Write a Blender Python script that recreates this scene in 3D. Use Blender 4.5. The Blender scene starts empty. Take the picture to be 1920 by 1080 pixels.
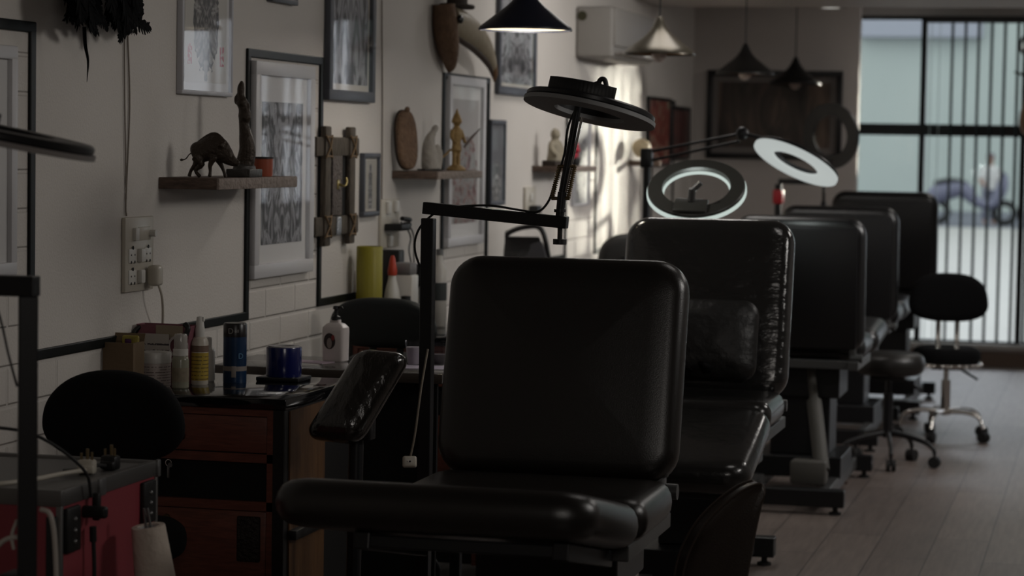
import bpy, bmesh, math, random
from mathutils import Vector, Matrix, noise
R = math.radians
PI = math.pi
random.seed(7)
S = bpy.context.scene
COL = S.collection

# ------------------------------------------------------------------ camera
F = 4500.0          # focal length in pixels of the 1920 px wide frame
H = 1.4
Yc = Vector((1130, 250, -F)).normalized()
Zc = Vector((.017, 1, (1130 * .017 + 250) / F)).normalized()
Xc = Yc.cross(Zc)
CM = Matrix((Xc, Yc, Zc))
CP = Vector((0, 0, H))
cd = bpy.data.cameras.new('camera')
cam = bpy.data.objects.new('camera', cd)
COL.objects.link(cam)
cam.matrix_world = Matrix.Translation(CP) @ CM.to_4x4()
cd.sensor_width = 36
cd.lens = F / 1920 * 36
cd.clip_end = 300
cd.dof.use_dof = True
cd.dof.focus_distance = 5.9
cd.dof.aperture_fstop = 4.2
S.camera = cam


def on(x, y, axis, v):
    """where the sight line of photo point (x, y) meets the plane axis = v"""
    d = CM @ Vector((x - 960, 540 - y, -F))
    return CP + d * ((v - CP[axis]) / d[axis])


def atx(x, y, v): return on(x, y, 0, v)
def aty(x, y, v): return on(x, y, 1, v)
def atz(x, y, v): return on(x, y, 2, v)


# --------------------------------------------------------------- materials
MATS = {}


def mat(name, col, rough=.5, metal=0., bump=0., bscale=60., coat=0., spec=.5, emit=None, estr=0., trans=0., ior=1.45,
        var=0., vscale=8., stretch=None):
    if name in MATS: return MATS[name]
    m = bpy.data.materials.new(name)
    m.use_nodes = True
    nt = m.node_tree
    b = nt.nodes['Principled BSDF']
    b.inputs['Base Color'].default_value = (*col, 1)
    b.inputs['Roughness'].default_value = rough
    b.inputs['Metallic'].default_value = metal
    b.inputs['Specular IOR Level'].default_value = spec
    b.inputs['IOR'].default_value = ior
    b.inputs['Coat Weight'].default_value = coat
    b.inputs['Coat Roughness'].default_value = .08
    b.inputs['Transmission Weight'].default_value = trans
    if emit:
        b.inputs['Emission Color'].default_value = (*emit, 1)
        b.inputs['Emission Strength'].default_value = estr
    if bump or var:
        tc = nt.nodes.new('ShaderNodeTexCoord')
        src = tc.outputs['Object']
        if stretch:
            mp = nt.nodes.new('ShaderNodeMapping')
            mp.inputs['Scale'].default_value = stretch
            nt.links.new(src, mp.inputs['Vector'])
            src = mp.outputs['Vector']
    if bump:
        n = nt.nodes.new('ShaderNodeTexNoise')
        n.inputs['Scale'].default_value = bscale
        n.inputs['Detail'].default_value = 4
        bp = nt.nodes.new('ShaderNodeBump')
        bp.inputs['Strength'].default_value = bump
        bp.inputs['Distance'].default_value = .01
        nt.links.new(src, n.inputs['Vector'])
        nt.links.new(n.outputs['Fac'], bp.inputs['Height'])
        nt.links.new(bp.outputs['Normal'], b.inputs['Normal'])
    if var:
        n = nt.nodes.new('ShaderNodeTexNoise')
        n.inputs['Scale'].default_value = vscale
        n.inputs['Detail'].default_value = 6
        mx = nt.nodes.new('ShaderNodeMix')
        mx.data_type = 'RGBA'
        mx.inputs['A'].default_value = (*[c * (1 - var) for c in col], 1)
        mx.inputs['B'].default_value = (*[min(1, c * (1 + var)) for c in col], 1)
        nt.links.new(src, n.inputs['Vector'])
        nt.links.new(n.outputs['Fac'], mx.inputs['Factor'])
        nt.links.new(mx.outputs['Result'], b.inputs['Base Color'])
    MATS[name] = m
    return m


def pane_mat(name='clear_glass', tint=(1, 1, 1), ior=1.13):
    if name in MATS: return MATS[name]
    m = bpy.data.materials.new(name)
    m.use_nodes = True
    nt = m.node_tree
    nt.nodes.remove(nt.nodes['Principled BSDF'])
    tr = nt.nodes.new('ShaderNodeBsdfTransparent'); tr.inputs['Color'].default_value = (*tint, 1)
    gl = nt.nodes.new('ShaderNodeBsdfGlossy'); gl.inputs['Roughness'].default_value = .03
    fr = nt.nodes.new('ShaderNodeFresnel'); fr.inputs['IOR'].default_value = ior
    mx = nt.nodes.new('ShaderNodeMixShader')
    ge = nt.nodes.new('ShaderNodeNewGeometry')
    nt.links.new(math_n(nt, 'MULTIPLY', fr.outputs[0], math_n(nt, 'SUBTRACT', 1., ge.outputs['Backfacing'])), mx.inputs[0])
    nt.links.new(tr.outputs[0], mx.inputs[1])
    nt.links.new(gl.outputs[0], mx.inputs[2])
    nt.links.new(mx.outputs[0], nt.nodes['Material Output'].inputs['Surface'])
    MATS[name] = m
    return m


def N(nt, kind, **kw):
    n = nt.nodes.new(kind)
    for k, v in kw.items():
        if k.startswith('i_'):
            n.inputs[k[2:].replace('_', ' ')].default_value = v
        else:
            setattr(n, k, v)
    return n


def math_n(nt, op, a, b=None):
    n = nt.nodes.new('ShaderNodeMath'); n.operation = op
    for i, v in enumerate((a, b)):
        if v is None: continue
        if isinstance(v, (int, float)): n.inputs[i].default_value = v
        else: nt.links.new(v, n.inputs[i])
    return n.outputs[0]


def ramp(nt, fac, stops):
    r = nt.nodes.new('ShaderNodeValToRGB')
    e = r.color_ramp.elements
    while len(e) < len(stops): e.new(.5)
    for i, (p, c) in enumerate(stops):
        e[i].position = p; e[i].color = (*c, 1)
    nt.links.new(fac, r.inputs[0])
    return r.outputs[0]


def art_mat(name, paper, inks, a, b, zc, scale=18., mirror=True, edge=.35, stamp=None, seed=0., ystr=1., grain=4.):
    """a drawing: mirrored swirling ink inside a ragged oval (half width a, half height b, centre height zc)"""
    if name in MATS: return MATS[name]
    m = bpy.data.materials.new(name); m.use_nodes = True
    nt = m.node_tree; bs = nt.nodes['Principled BSDF']
    bs.inputs['Roughness'].default_value = .6
    tc = N(nt, 'ShaderNodeTexCoord')
    sp = N(nt, 'ShaderNodeSeparateXYZ'); nt.links.new(tc.outputs['Object'], sp.inputs[0])
    x, z = sp.outputs['X'], sp.outputs['Z']
    ax = math_n(nt, 'ABSOLUTE', x) if mirror else x
    cb = N(nt, 'ShaderNodeCombineXYZ')
    nt.links.new(ax, cb.inputs['X']); nt.links.new(math_n(nt, 'MULTIPLY', z, ystr), cb.inputs['Y'])
    cb.inputs['Z'].default_value = seed
    no = N(nt, 'ShaderNodeTexNoise', i_Scale=scale, i_Detail=grain, i_Distortion=2.2)
    nt.links.new(cb.outputs[0], no.inputs['Vector'])
    ink = ramp(nt, no.outputs['Fac'], inks)
    n2 = N(nt, 'ShaderNodeTexNoise', i_Scale=scale * 1.3, i_Detail=2.)
    nt.links.new(cb.outputs[0], n2.inputs['Vector'])
    dx = math_n(nt, 'POWER', math_n(nt, 'ABSOLUTE', math_n(nt, 'DIVIDE', x, a)), 2.6)
    dz = math_n(nt, 'POWER', math_n(nt, 'ABSOLUTE', math_n(nt, 'DIVIDE', math_n(nt, 'SUBTRACT', z, zc), b)), 3.)
    d = math_n(nt, 'ADD', math_n(nt, 'ADD', dx, dz), math_n(nt, 'MULTIPLY', math_n(nt, 'SUBTRACT', n2.outputs['Fac'], .5), edge * 6))
    mask = math_n(nt, 'LESS_THAN', d, 1.)
    mx = N(nt, 'ShaderNodeMix', data_type='RGBA'); mx.inputs['A'].default_value = (*paper, 1)
    nt.links.new(mask, mx.inputs['Factor']); nt.links.new(ink, mx.inputs['B'])
    out = mx.outputs['Result']
    if stamp:
        sx, sz, sr, sc_ = stamp
        q = math_n(nt, 'MAXIMUM', math_n(nt, 'ABSOLUTE', math_n(nt, 'SUBTRACT', math_n(nt, 'ABSOLUTE', x), sx)),
                   math_n(nt, 'MULTIPLY', math_n(nt, 'ABSOLUTE', math_n(nt, 'SUBTRACT', z, sz)), .6))
        n3 = N(nt, 'ShaderNodeTexNoise', i_Scale=90.)
        nt.links.new(tc.outputs['Object'], n3.inputs['Vector'])
        k = math_n(nt, 'MULTIPLY', math_n(nt, 'LESS_THAN', q, sr), math_n(nt, 'GREATER_THAN', n3.outputs['Fac'], .47))
        m2 = N(nt, 'ShaderNodeMix', data_type='RGBA'); m2.inputs['B'].default_value = (*sc_, 1)
        nt.links.new(k, m2.inputs['Factor']); nt.links.new(out, m2.inputs['A'])
        out = m2.outputs['Result']
    nt.links.new(out, bs.inputs['Base Color'])
    MATS[name] = m
    return m


def wood_mat(name, c1, c2, scale=9., axis=(1, 1, 12), rough=.5, bump=.15):
    if name in MATS: return MATS[name]
    m = bpy.data.materials.new(name); m.use_nodes = True
    nt = m.node_tree; bs = nt.nodes['Principled BSDF']
    tc = N(nt, 'ShaderNodeTexCoord'); mp = N(nt, 'ShaderNodeMapping', i_Scale=axis)
    nt.links.new(tc.outputs['Object'], mp.inputs[0])
    no = N(nt, 'ShaderNodeTexNoise', i_Scale=scale, i_Detail=8., i_Distortion=.6)
    nt.links.new(mp.outputs[0], no.inputs['Vector'])
    nt.links.new(ramp(nt, no.outputs['Fac'], [(.3, c1), (.7, c2)]), bs.inputs['Base Color'])
    bp = N(nt, 'ShaderNodeBump', i_Strength=bump, i_Distance=.005)
    nt.links.new(no.outputs['Fac'], bp.inputs['Height']); nt.links.new(bp.outputs[0], bs.inputs['Normal'])
    bs.inputs['Roughness'].default_value = rough
    MATS[name] = m
    return m


def label_mat(name, base, line, zlo, zhi, rows=9, dens=.5):
    """a printed label: short rows of tiny print between two heights"""
    if name in MATS: return MATS[name]
    m = bpy.data.materials.new(name); m.use_nodes = True
    nt = m.node_tree; bs = nt.nodes['Principled BSDF']; bs.inputs['Roughness'].default_value = .4
    tc = N(nt, 'ShaderNodeTexCoord'); sp = N(nt, 'ShaderNodeSeparateXYZ')
    nt.links.new(tc.outputs['Object'], sp.inputs[0])
    z = sp.outputs['Z']
    t = math_n(nt, 'MULTIPLY', math_n(nt, 'SUBTRACT', z, zlo), rows / (zhi - zlo))
    row = math_n(nt, 'LESS_THAN', math_n(nt, 'FRACT', t), .3)
    no = N(nt, 'ShaderNodeTexNoise', i_Scale=160., i_Detail=1.)
    nt.links.new(tc.outputs['Object'], no.inputs['Vector'])
    k = math_n(nt, 'MULTIPLY', row, math_n(nt, 'GREATER_THAN', no.outputs['Fac'], 1 - dens))
    k = math_n(nt, 'MULTIPLY', k, math_n(nt, 'GREATER_THAN', z, zlo))
    k = math_n(nt, 'MULTIPLY', k, math_n(nt, 'LESS_THAN', z, zhi))
    mx = N(nt, 'ShaderNodeMix', data_type='RGBA'); mx.inputs['A'].default_value = (*base, 1); mx.inputs['B'].default_value = (*line, 1)
    nt.links.new(k, mx.inputs['Factor']); nt.links.new(mx.outputs['Result'], bs.inputs['Base Color'])
    MATS[name] = m
    return m


# ----------------------------------------------------------- mesh builders
def add(bm, tmp, M=None):
    if M is not None: tmp.transform(M)
    me = bpy.data.meshes.new('tmp')
    tmp.to_mesh(me); tmp.free()
    bm.from_mesh(me)
    bpy.data.meshes.remove(me)


def T(x=0, y=0, z=0, rx=0, ry=0, rz=0):
    return Matrix.Translation((x, y, z)) @ Matrix.Rotation(rz, 4, 'Z') @ Matrix.Rotation(ry, 4, 'Y') @ Matrix.Rotation(rx, 4, 'X')


def box(bm, x0, x1, y0, y1, z0, z1, bev=0., M=None, seg=2):
    t = bmesh.new()
    bmesh.ops.create_cube(t, size=1)
    t.transform(Matrix.Translation(((x0 + x1) / 2, (y0 + y1) / 2, (z0 + z1) / 2)) @ Matrix.Diagonal((abs(x1 - x0), abs(y1 - y0), abs(z1 - z0), 1)))
    if bev: bmesh.ops.bevel(t, geom=t.edges[:], offset=bev, segments=seg, profile=.5, affect='EDGES')
    add(bm, t, M)


def rrect(hx, hy, r, n=6):
    r = max(min(r, hx, hy), 1e-4)
    pts = []
    for cx, cy, a0 in ((hx - r, hy - r, 0), (-hx + r, hy - r, 90), (-hx + r, -hy + r, 180), (hx - r, -hy + r, 270)):
        for i in range(n + 1):
            a = R(a0 + 90 * i / n)
            pts.append((cx + r * math.cos(a), cy + r * math.sin(a)))
    return pts


def ell(hx, hy, n=48, p=2.):
    out = []
    for i in range(n):
        a = 2 * PI * i / n
        c, s = math.cos(a), math.sin(a)
        out.append((hx * math.copysign(abs(c) ** (2 / p), c), hy * math.copysign(abs(s) ** (2 / p), s)))
    return out


def rings(bm, layers, M=None, cap0=True, cap1=True, deform=None):
    """skin over closed outlines, each a list of 3D points of the same count"""
    t = bmesh.new()
    vs = []
    for L in layers:
        vs.append([t.verts.new(deform(Vector(p)) if deform else p) for p in L])
    n = len(vs[0])
    for a, b in zip(vs, vs[1:]):
        for i in range(n):
            j = (i + 1) % n
            t.faces.new((a[i], a[j], b[j], b[i]))
    if cap0: t.faces.new(vs[0][::-1])
    if cap1: t.faces.new(vs[-1])
    bmesh.ops.recalc_face_normals(t, faces=t.faces[:])
    add(bm, t, M)


def cushion(bm, hx, hy, r, th, e=.03, crown=.012, M=None, shape='r', p=2.4, n=7, deform=None, flatback=False):
    def outl(d):
        if shape == 'r': return rrect(max(hx - d, .003), max(hy - d, .003), max(r - d * .8, .003), n)
        return ell(max(hx - d, .003), max(hy - d, .003), 56, p)
    L = []
    hm = min(hx, hy) - .004
    def cap(sgn, cr):
        out = []
        for s in (1, .8, .6, .42, .26, .12, 0):
            d = e + (hm - e) * (1 - s)
            out.append([(x, y, sgn * (th / 2 + cr * (1 - (x / hx) ** 2) * (1 - (y / hy) ** 2))) for x, y in outl(d)])
        return out
    bot = cap(-1, 0 if flatback else crown)[::-1]
    top = cap(1, crown)
    side = []
    for k in range(1, 8):
        a = -PI / 2 + PI * k / 8
        d = e * (1 - math.cos(a) ** .75)
        side.append([(x, y, th / 2 * math.sin(a)) for x, y in outl(d)])
    rings(bm, bot + side + top, M, deform=deform)


def lathe(bm, prof, n=32, M=None, cap0=True, cap1=True, sx=1., sy=1.):
    rings(bm, [[(r * sx * math.cos(2 * PI * i / n), r * sy * math.sin(2 * PI * i / n), z) for i in range(n)] for r, z in
               [(max(r, 1e-4), z) for r, z in prof]], M, cap0, cap1)


def smooth(pts, k=6):
    pts = [Vector(p) for p in pts]
    if len(pts) < 3: return pts
    q = [pts[0] * 2 - pts[1]] + pts + [pts[-1] * 2 - pts[-2]]
    out = []
    for i in range(1, len(q) - 2):
        a, b, c, d = q[i - 1:i + 3]
        for s in range(k):
            t = s / k
            out.append(.5 * ((2 * b) + (c - a) * t + (2 * a - 5 * b + 4 * c - d) * t * t + (3 * b - a - 3 * c + d) * t ** 3))
    out.append(pts[-1])
    return out


def loft(bm, pts, rads, n=14, M=None, up=(0, 0, 1), k=0):
    pts = [Vector(p) for p in pts]
    rads = [(r, r) if isinstance(r, (int, float)) else r for r in rads]
    if k:
        R2 = smooth([Vector((a, b, 0)) for a, b in rads], k)
        rads = [(max(v.x, 2e-4), max(v.y, 2e-4)) for v in R2]
        pts = smooth(pts, k)
    L = []
    up = Vector(up)
    prev = None
    for i, p in enumerate(pts):
        d = (pts[min(i + 1, len(pts) - 1)] - pts[max(i - 1, 0)]).normalized()
        if prev is None:
            s = d.cross(up)
            if s.length < 1e-3: s = d.cross(Vector((0, 1, 0)))
        else:
            s = prev - d * prev.dot(d)
            if s.length < 1e-4: s = d.cross(up)
        s.normalize(); prev = s
        u = s.cross(d)
        ra, rb = rads[i]
        L.append([p + s * (ra * math.cos(2 * PI * j / n)) + u * (rb * math.sin(2 * PI * j / n)) for j in range(n)])
    rings(bm, L, M)


def tube(bm, pts, r, n=10, M=None, k=6):
    pts = smooth(pts, k) if k else [Vector(p) for p in pts]
    loft(bm, pts, [r] * len(pts), n, M)


def ball(bm, c, r, M=None, n=20):
    r = (r, r, r) if isinstance(r, (int, float)) else r
    t = bmesh.new()
    bmesh.ops.create_uvsphere(t, u_segments=n, v_segments=n // 2 + 2, radius=1)
    t.transform(Matrix.Translation(c) @ Matrix.Diagonal((*r, 1)))
    add(bm, t, M)


def annulus(bm, r0, r1, z0, z1, n=72, M=None, bev=.0):
    t = bmesh.new()
    prof = [(r0, z0), (r1 - bev, z0), (r1, z0 + bev), (r1, z1 - bev), (r1 - bev, z1), (r0, z1)] if bev else [(r0, z0), (r1, z0), (r1, z1), (r0, z1)]
    vs = [[t.verts.new((r * math.cos(2 * PI * i / n), r * math.sin(2 * PI * i / n), z)) for r, z in prof] for i in range(n)]
    m = len(prof)
    for i in range(n):
        a, b = vs[i], vs[(i + 1) % n]
        for j in range(m):
            t.faces.new((a[j], b[j], b[(j + 1) % m], a[(j + 1) % m]))
    bmesh.ops.recalc_face_normals(t, faces=t.faces[:])
    add(bm, t, M)


def cyl(bm, p0, p1, r, n=20, M=None, r2=None):
    loft(bm, [p0, p1], [r, r if r2 is None else r2], n, M)


def text_bm(txt, size, depth, M):
    cu = bpy.data.curves.new('txt', 'FONT')
    cu.body = txt; cu.size = size; cu.extrude = depth; cu.align_x = 'CENTER'
    o = bpy.data.objects.new('txt', cu)
    COL.objects.link(o)
    dg = bpy.context.evaluated_depsgraph_get()
    me = bpy.data.meshes.new_from_object(o.evaluated_get(dg))
    bm = bmesh.new(); bm.from_mesh(me); bm.transform(M)
    bpy.data.objects.remove(o); bpy.data.curves.remove(cu); bpy.data.meshes.remove(me)
    return bm


def obj(name, bm, m, parent=None, label=None, sm=True, stuff=False):
    me = bpy.data.meshes.new(name)
    bm.to_mesh(me); bm.free()
    if m: me.materials.append(m)
    if sm:
        me.polygons.foreach_set('use_smooth', [True] * len(me.polygons))
        try: me.set_sharp_from_angle(angle=R(38))
        except Exception: pass
    o = bpy.data.objects.new(name, me)
    COL.objects.link(o)
    if parent: o.parent = parent
    if label: o['label'] = label
    if stuff: o['kind'] = 'stuff'
    return o


def tag(o, label, cat, group=None):
    o['label'] = label; o['category'] = cat
    group = group or GROUPS.get(o.name.split('.')[0])
    if group: o['group'] = group
    return o


GROUPS = {'pendant_lamp': 'trumpet pendant lamps over the stations', 'ring_lamp': 'ring lamps at the tattoo chairs', 'framed_picture': 'framed pictures on the walls', 'wall_shelf': 'wooden shelves on the left wall',
          'drawer_desk': 'drawer desks along the left wall', 'plastic_cup': 'plastic cups on the side table', 'mains_plug': 'plugs on the flight case', 'socket_plate': 'socket plates on the left wall', 'wall_wire': 'wires on the left wall', 'paper_sheet': 'papers on the side table', 'key_ring': 'keys on the nearest desk', 'key_tag': 'keys on the nearest desk'}


def thing(name, label, cat, loc=(0, 0, 0), rz=0., group=None):
    o = bpy.data.objects.new(name, None)
    COL.objects.link(o)
    o.location = loc; o.rotation_euler = (0, 0, rz)
    o.empty_display_size = .05
    return tag(o, label, cat, group)


def B(): return bmesh.new()


def part(name, m, parent, *ops, label=None, sm=True):
    """ops: (function, args..., {kwargs}) each adding one shape to the same mesh"""
    bm = B()
    for op in ops:
        f, *a = op
        kw = a.pop() if a and isinstance(a[-1], dict) else {}
        f(bm, *a, **kw)
    return obj(name, bm, m, parent, label, sm)


def struct(name, m, *ops, sm=False):
    o = part(name, m, None, *ops, sm=sm)
    o['kind'] = 'structure'
    return o


# ------------------------------------------------------------ base materials
BLACK = mat('black_metal', (.006, .006, .007), .38, .0, spec=.5)
BLACKP = mat('black_plastic', (.008, .008, .008), .45)
CHROME = mat('chrome', (.75, .73, .7), .15, 1.)
GREYM = mat('grey_steel', (.22, .22, .22), .4, .8)
BRASS = mat('old_brass', (.23, .17, .09), .35, .9)
LEATHER = mat('brown_black_leather', (.011, .009, .0075), .30, bump=.08, bscale=420, spec=.75)
LEATHB = mat('black_leather', (.007, .007, .0075), .30, bump=.08, bscale=380, spec=.7)
LEATHW = mat('film_wrapped_black_leather', (.018, .0175, .017), .17, bump=.5, bscale=13, coat=.8, spec=.7, stretch=(1, 1, 2.6))
LEATHC = mat('creased_black_leather', (.011, .0105, .0100), .24, bump=.22, bscale=26, coat=.25, spec=.6)
FILM = mat('crinkled_film_leather', (.012, .010, .008), .2, bump=.5, bscale=55, coat=.8, spec=.6, stretch=(1, 1, .35))
FABRIC = mat('black_fabric', (.0045, .0045, .005), .9, bump=.3, bscale=600, spec=.2)
RUBBER = mat('black_rubber', (.012, .012, .012), .7)
WHITEP = mat('white_plastic', (.62, .6, .56), .35)
CREAMP = mat('cream_plastic', (.50, .46, .39), .35)
PAPER = mat('paper_white', (.72, .7, .68), .7)
GLASS = pane_mat()

# ------------------------------------------------------------------- setting
WX = -2.4
NICHE0, NPER, NW, DADO, NTOP = 6.447, 2.055, .675, .897, 1.66


def wall_mat(name, col, bricks=False):
    m = bpy.data.materials.new(name); m.use_nodes = True
    nt = m.node_tree; bs = nt.nodes['Principled BSDF']
    bs.inputs['Roughness'].default_value = .62
    bs.inputs['Specular IOR Level'].default_value = .3
    ge = N(nt, 'ShaderNodeNewGeometry')
    no = N(nt, 'ShaderNodeTexNoise', i_Scale=150., i_Detail=3.)
    nt.links.new(ge.outputs['Position'], no.inputs['Vector'])
    n2 = N(nt, 'ShaderNodeTexNoise', i_Scale=1.7, i_Detail=5.)
    nt.links.new(ge.outputs['Position'], n2.inputs['Vector'])
    nt.links.new(ramp(nt, n2.outputs['Fac'], [(.3, tuple(c * .93 for c in col)), (.7, col)]), bs.inputs['Base Color'])
    h = math_n(nt, 'MULTIPLY', no.outputs['Fac'], .0022)
    if bricks:
        sp = N(nt, 'ShaderNodeSeparateXYZ'); nt.links.new(ge.outputs['Position'], sp.inputs[0])
        cb = N(nt, 'ShaderNodeCombineXYZ')
        nt.links.new(sp.outputs['Y'], cb.inputs['X']); nt.links.new(sp.outputs['Z'], cb.inputs['Y'])
        br = N(nt, 'ShaderNodeTexBrick', i_Scale=1., i_Mortar_Size=.007, i_Mortar_Smooth=.7, i_Brick_Width=.26, i_Row_Height=.088)
        nt.links.new(cb.outputs[0], br.inputs['Vector'])
        fy = math_n(nt, 'MULTIPLY', math_n(nt, 'FRACT', math_n(nt, 'DIVIDE', math_n(nt, 'SUBTRACT', sp.outputs['Y'], NICHE0), NPER)), NPER)
        inn = math_n(nt, 'MULTIPLY', math_n(nt, 'LESS_THAN', fy, NW), math_n(nt, 'LESS_THAN', sp.outputs['Z'], NTOP))
        zone = math_n(nt, 'MAXIMUM', inn, math_n(nt, 'LESS_THAN', sp.outputs['Z'], DADO))
        groove = math_n(nt, 'MULTIPLY', math_n(nt, 'MULTIPLY', br.outputs['Fac'], zone), -.012)
        h = math_n(nt, 'ADD', h, groove)
    bp = N(nt, 'ShaderNodeBump', i_Strength=.6, i_Distance=1.)
    nt.links.new(h, bp.inputs['Height']); nt.links.new(bp.outputs[0], bs.inputs['Normal'])
    return m


def floor_mat():
    m = bpy.data.materials.new('floor_planks'); m.use_nodes = True
    nt = m.node_tree; bs = nt.nodes['Principled BSDF']
    ge = N(nt, 'ShaderNodeNewGeometry')
    sp = N(nt, 'ShaderNodeSeparateXYZ'); nt.links.new(ge.outputs['Position'], sp.inputs[0])
    cb = N(nt, 'ShaderNodeCombineXYZ')
    nt.links.new(sp.outputs['Y'], cb.inputs['X'])
    nt.links.new(math_n(nt, 'ADD', sp.outputs['X'], .394 + 40 * .192), cb.inputs['Y'])
    br = N(nt, 'ShaderNodeTexBrick', i_Scale=1., i_Mortar_Size=.0022, i_Mortar_Smooth=.2, i_Brick_Width=1.25, i_Row_Height=.192, offset=.37)
    br.inputs['Color1'].default_value = (.165, .132, .118, 1)
    br.inputs['Color2'].default_value = (.215, .175, .155, 1)
    br.inputs['Mortar'].default_value = (.05, .042, .04, 1)
    nt.links.new(cb.outputs[0], br.inputs['Vector'])
    mp = N(nt, 'ShaderNodeMapping', i_Scale=(14., 1.1, 1.))
    nt.links.new(ge.outputs['Position'], mp.inputs[0])
    no = N(nt, 'ShaderNodeTexNoise', i_Scale=4., i_Detail=8., i_Distortion=.5)
    nt.links.new(mp.outputs[0], no.inputs['Vector'])
    gr = ramp(nt, no.outputs['Fac'], [(.25, (.72, .72, .72)), (.75, (1.12, 1.12, 1.12))])
    mx = N(nt, 'ShaderNodeMix', data_type='RGBA', blend_type='MULTIPLY'); mx.inputs['Factor'].default_value = 1
    nt.links.new(br.outputs['Color'], mx.inputs['A']); nt.links.new(gr, mx.inputs['B'])
    nt.links.new(mx.outputs['Result'], bs.inputs['Base Color'])
    bs.inputs['Roughness'].default_value = .42
    bp = N(nt, 'ShaderNodeBump', i_Strength=.25, i_Distance=.003)
    nt.links.new(math_n(nt, 'SUBTRACT', no.outputs['Fac'], math_n(nt, 'MULTIPLY', br.outputs['Fac'], 2.)), bp.inputs['Height'])
    nt.links.new(bp.outputs[0], bs.inputs['Normal'])
    return m


WALLC = (.66, .62, .575)
M_WALL = wall_mat('painted_brick_and_plaster', WALLC, True)
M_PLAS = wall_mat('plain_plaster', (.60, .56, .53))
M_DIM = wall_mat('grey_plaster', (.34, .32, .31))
M_TRIM = mat('dark_green_black_gloss', (.004, .0055, .0053), .42, spec=.25)
BY = 15.95
PX = aty(1606, 300, 13.9).x          # free edge of the partition that carries the big picture
struct('floor', floor_mat(), (box, -2.5, 2.1, -1.1, 16.1, -.08, 0))
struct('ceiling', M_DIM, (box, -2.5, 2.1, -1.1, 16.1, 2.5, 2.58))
struct('wall_left', M_WALL, (box, -2.5, WX, -1.1, 16.1, 0, 2.5))
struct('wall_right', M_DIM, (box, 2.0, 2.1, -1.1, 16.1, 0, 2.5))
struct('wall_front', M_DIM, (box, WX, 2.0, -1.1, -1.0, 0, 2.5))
struct('wall_partition', M_PLAS, (box, WX, PX, 13.9, 14.0, 0, 2.5))
struct('wall_back', M_PLAS, (box, WX, 2.0, BY, 16.1, 2.285, 2.5), (box, WX, 2.0, BY, 16.1, 0, .135), (box, WX, -2.1, BY, 16.1, .135, 2.285), (box, 1.75, 2.0, BY, 16.1, .135, 2.285))
struct('baseboard_back', mat('brown_skirting', (.10, .065, .045), .5), (box, WX, 2.0, BY - .02, BY, 0, .1))
struct('trim_2', M_PLAS, (box, WX, 2.0, 12.02, 12.75, 2.15, 2.5, .004))

# meander moulding on the left wall
ops = []
w2 = .014


def hb(y0, y1, z): return (box, WX, WX + .0085, y0 - w2, y1 + w2, z - .0125, z + .0125, .003)
def vb(y, z0, z1): return (box, WX, WX + .0082, y - w2, y + w2, z0, z1, .003)


for k in range(-3, 4):
    a = NICHE0 + w2 + k * NPER
    b = a + NW - 2 * w2
    ops += [vb(a, DADO, NTOP - .0125), vb(b, DADO, NTOP - .0125), hb(a, b, NTOP - .0125), hb(b, a + NPER if k < 3 else 13.89, DADO)]
struct('trim_1', M_TRIM, *ops)

# back window: frame and panes
WF = mat('window_frame_black', (.012, .014, .014), .45)
mul = [aty(1727, 300, BY).x, aty(1917, 300, BY).x, .2, .95]
bz = aty(1765, 244, BY).z
wops = [(box, m_ - .019, m_ + .019, BY + .01, BY + .07, .135, 2.285) for m_ in mul]
wops += [(box, -2.1, 1.75, BY + .005, BY + .075, bz - .038, bz + .038), (box, -2.1, 1.75, BY + .01, BY + .07, .135, .165),
         (box, -2.1, 1.75, BY + .01, BY + .07, 2.26, 2.285), (box, 1.72, 1.75, BY + .01, BY + .07, .165, 2.26)]
win = struct('window_1', WF, *wops)
part('window_pane', pane_mat('window_glass', (.97, 1, .99), 1.5), win, (box, -2.1, 1.75, BY + .035, BY + .041, .165, 2.26), sm=False)
struct('trim_3', mat('window_sill_stone', (.45, .43, .40), .5), (box, -2.1, 1.75, BY - .04, BY + .01, .118, .15, .004))

# vertical blind, vanes turned nearly edge-on
bl = thing('vertical_blind', 'dark vertical blind with vanes turned edge-on across the back window', 'blind', (0, 15.86, 0))
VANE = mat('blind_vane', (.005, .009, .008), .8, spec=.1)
x0 = aty(1780, 300, 15.86).x
part('headrail', mat('blind_rail', (.05, .05, .05), .5), bl, (box, mul[0] + .02, 1.7, -.02, .02, 2.235, 2.27, .003), sm=False)
for i in range(30):
    x = x0 + i * .0835
    if x > 1.66: break
    part('vane', VANE, bl, (box, -.003, .003, -.044, .044, .16, 2.235, {'M': T(x, 0, 0, rz=R(12))}), sm=False)
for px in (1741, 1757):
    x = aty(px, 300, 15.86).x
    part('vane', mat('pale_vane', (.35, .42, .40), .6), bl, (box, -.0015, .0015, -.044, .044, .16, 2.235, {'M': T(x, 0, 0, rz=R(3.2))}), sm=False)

# ------------------------------------------------------------- pictures
SILVER = mat('silver_frame', (.50, .50, .53), .45, .15)
WFRAME = mat('off_white_frame', (.60, .59, .60), .4)
BFRAME = mat('black_frame', (.010, .010, .011), .35)
GFRAME = mat('slate_grey_frame', (.075, .08, .095), .42)
MATW = mat('mat_board_white', (.66, .65, .64), .8)
MATC = mat('mat_board_cream', (.52, .49, .44), .8)


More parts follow.
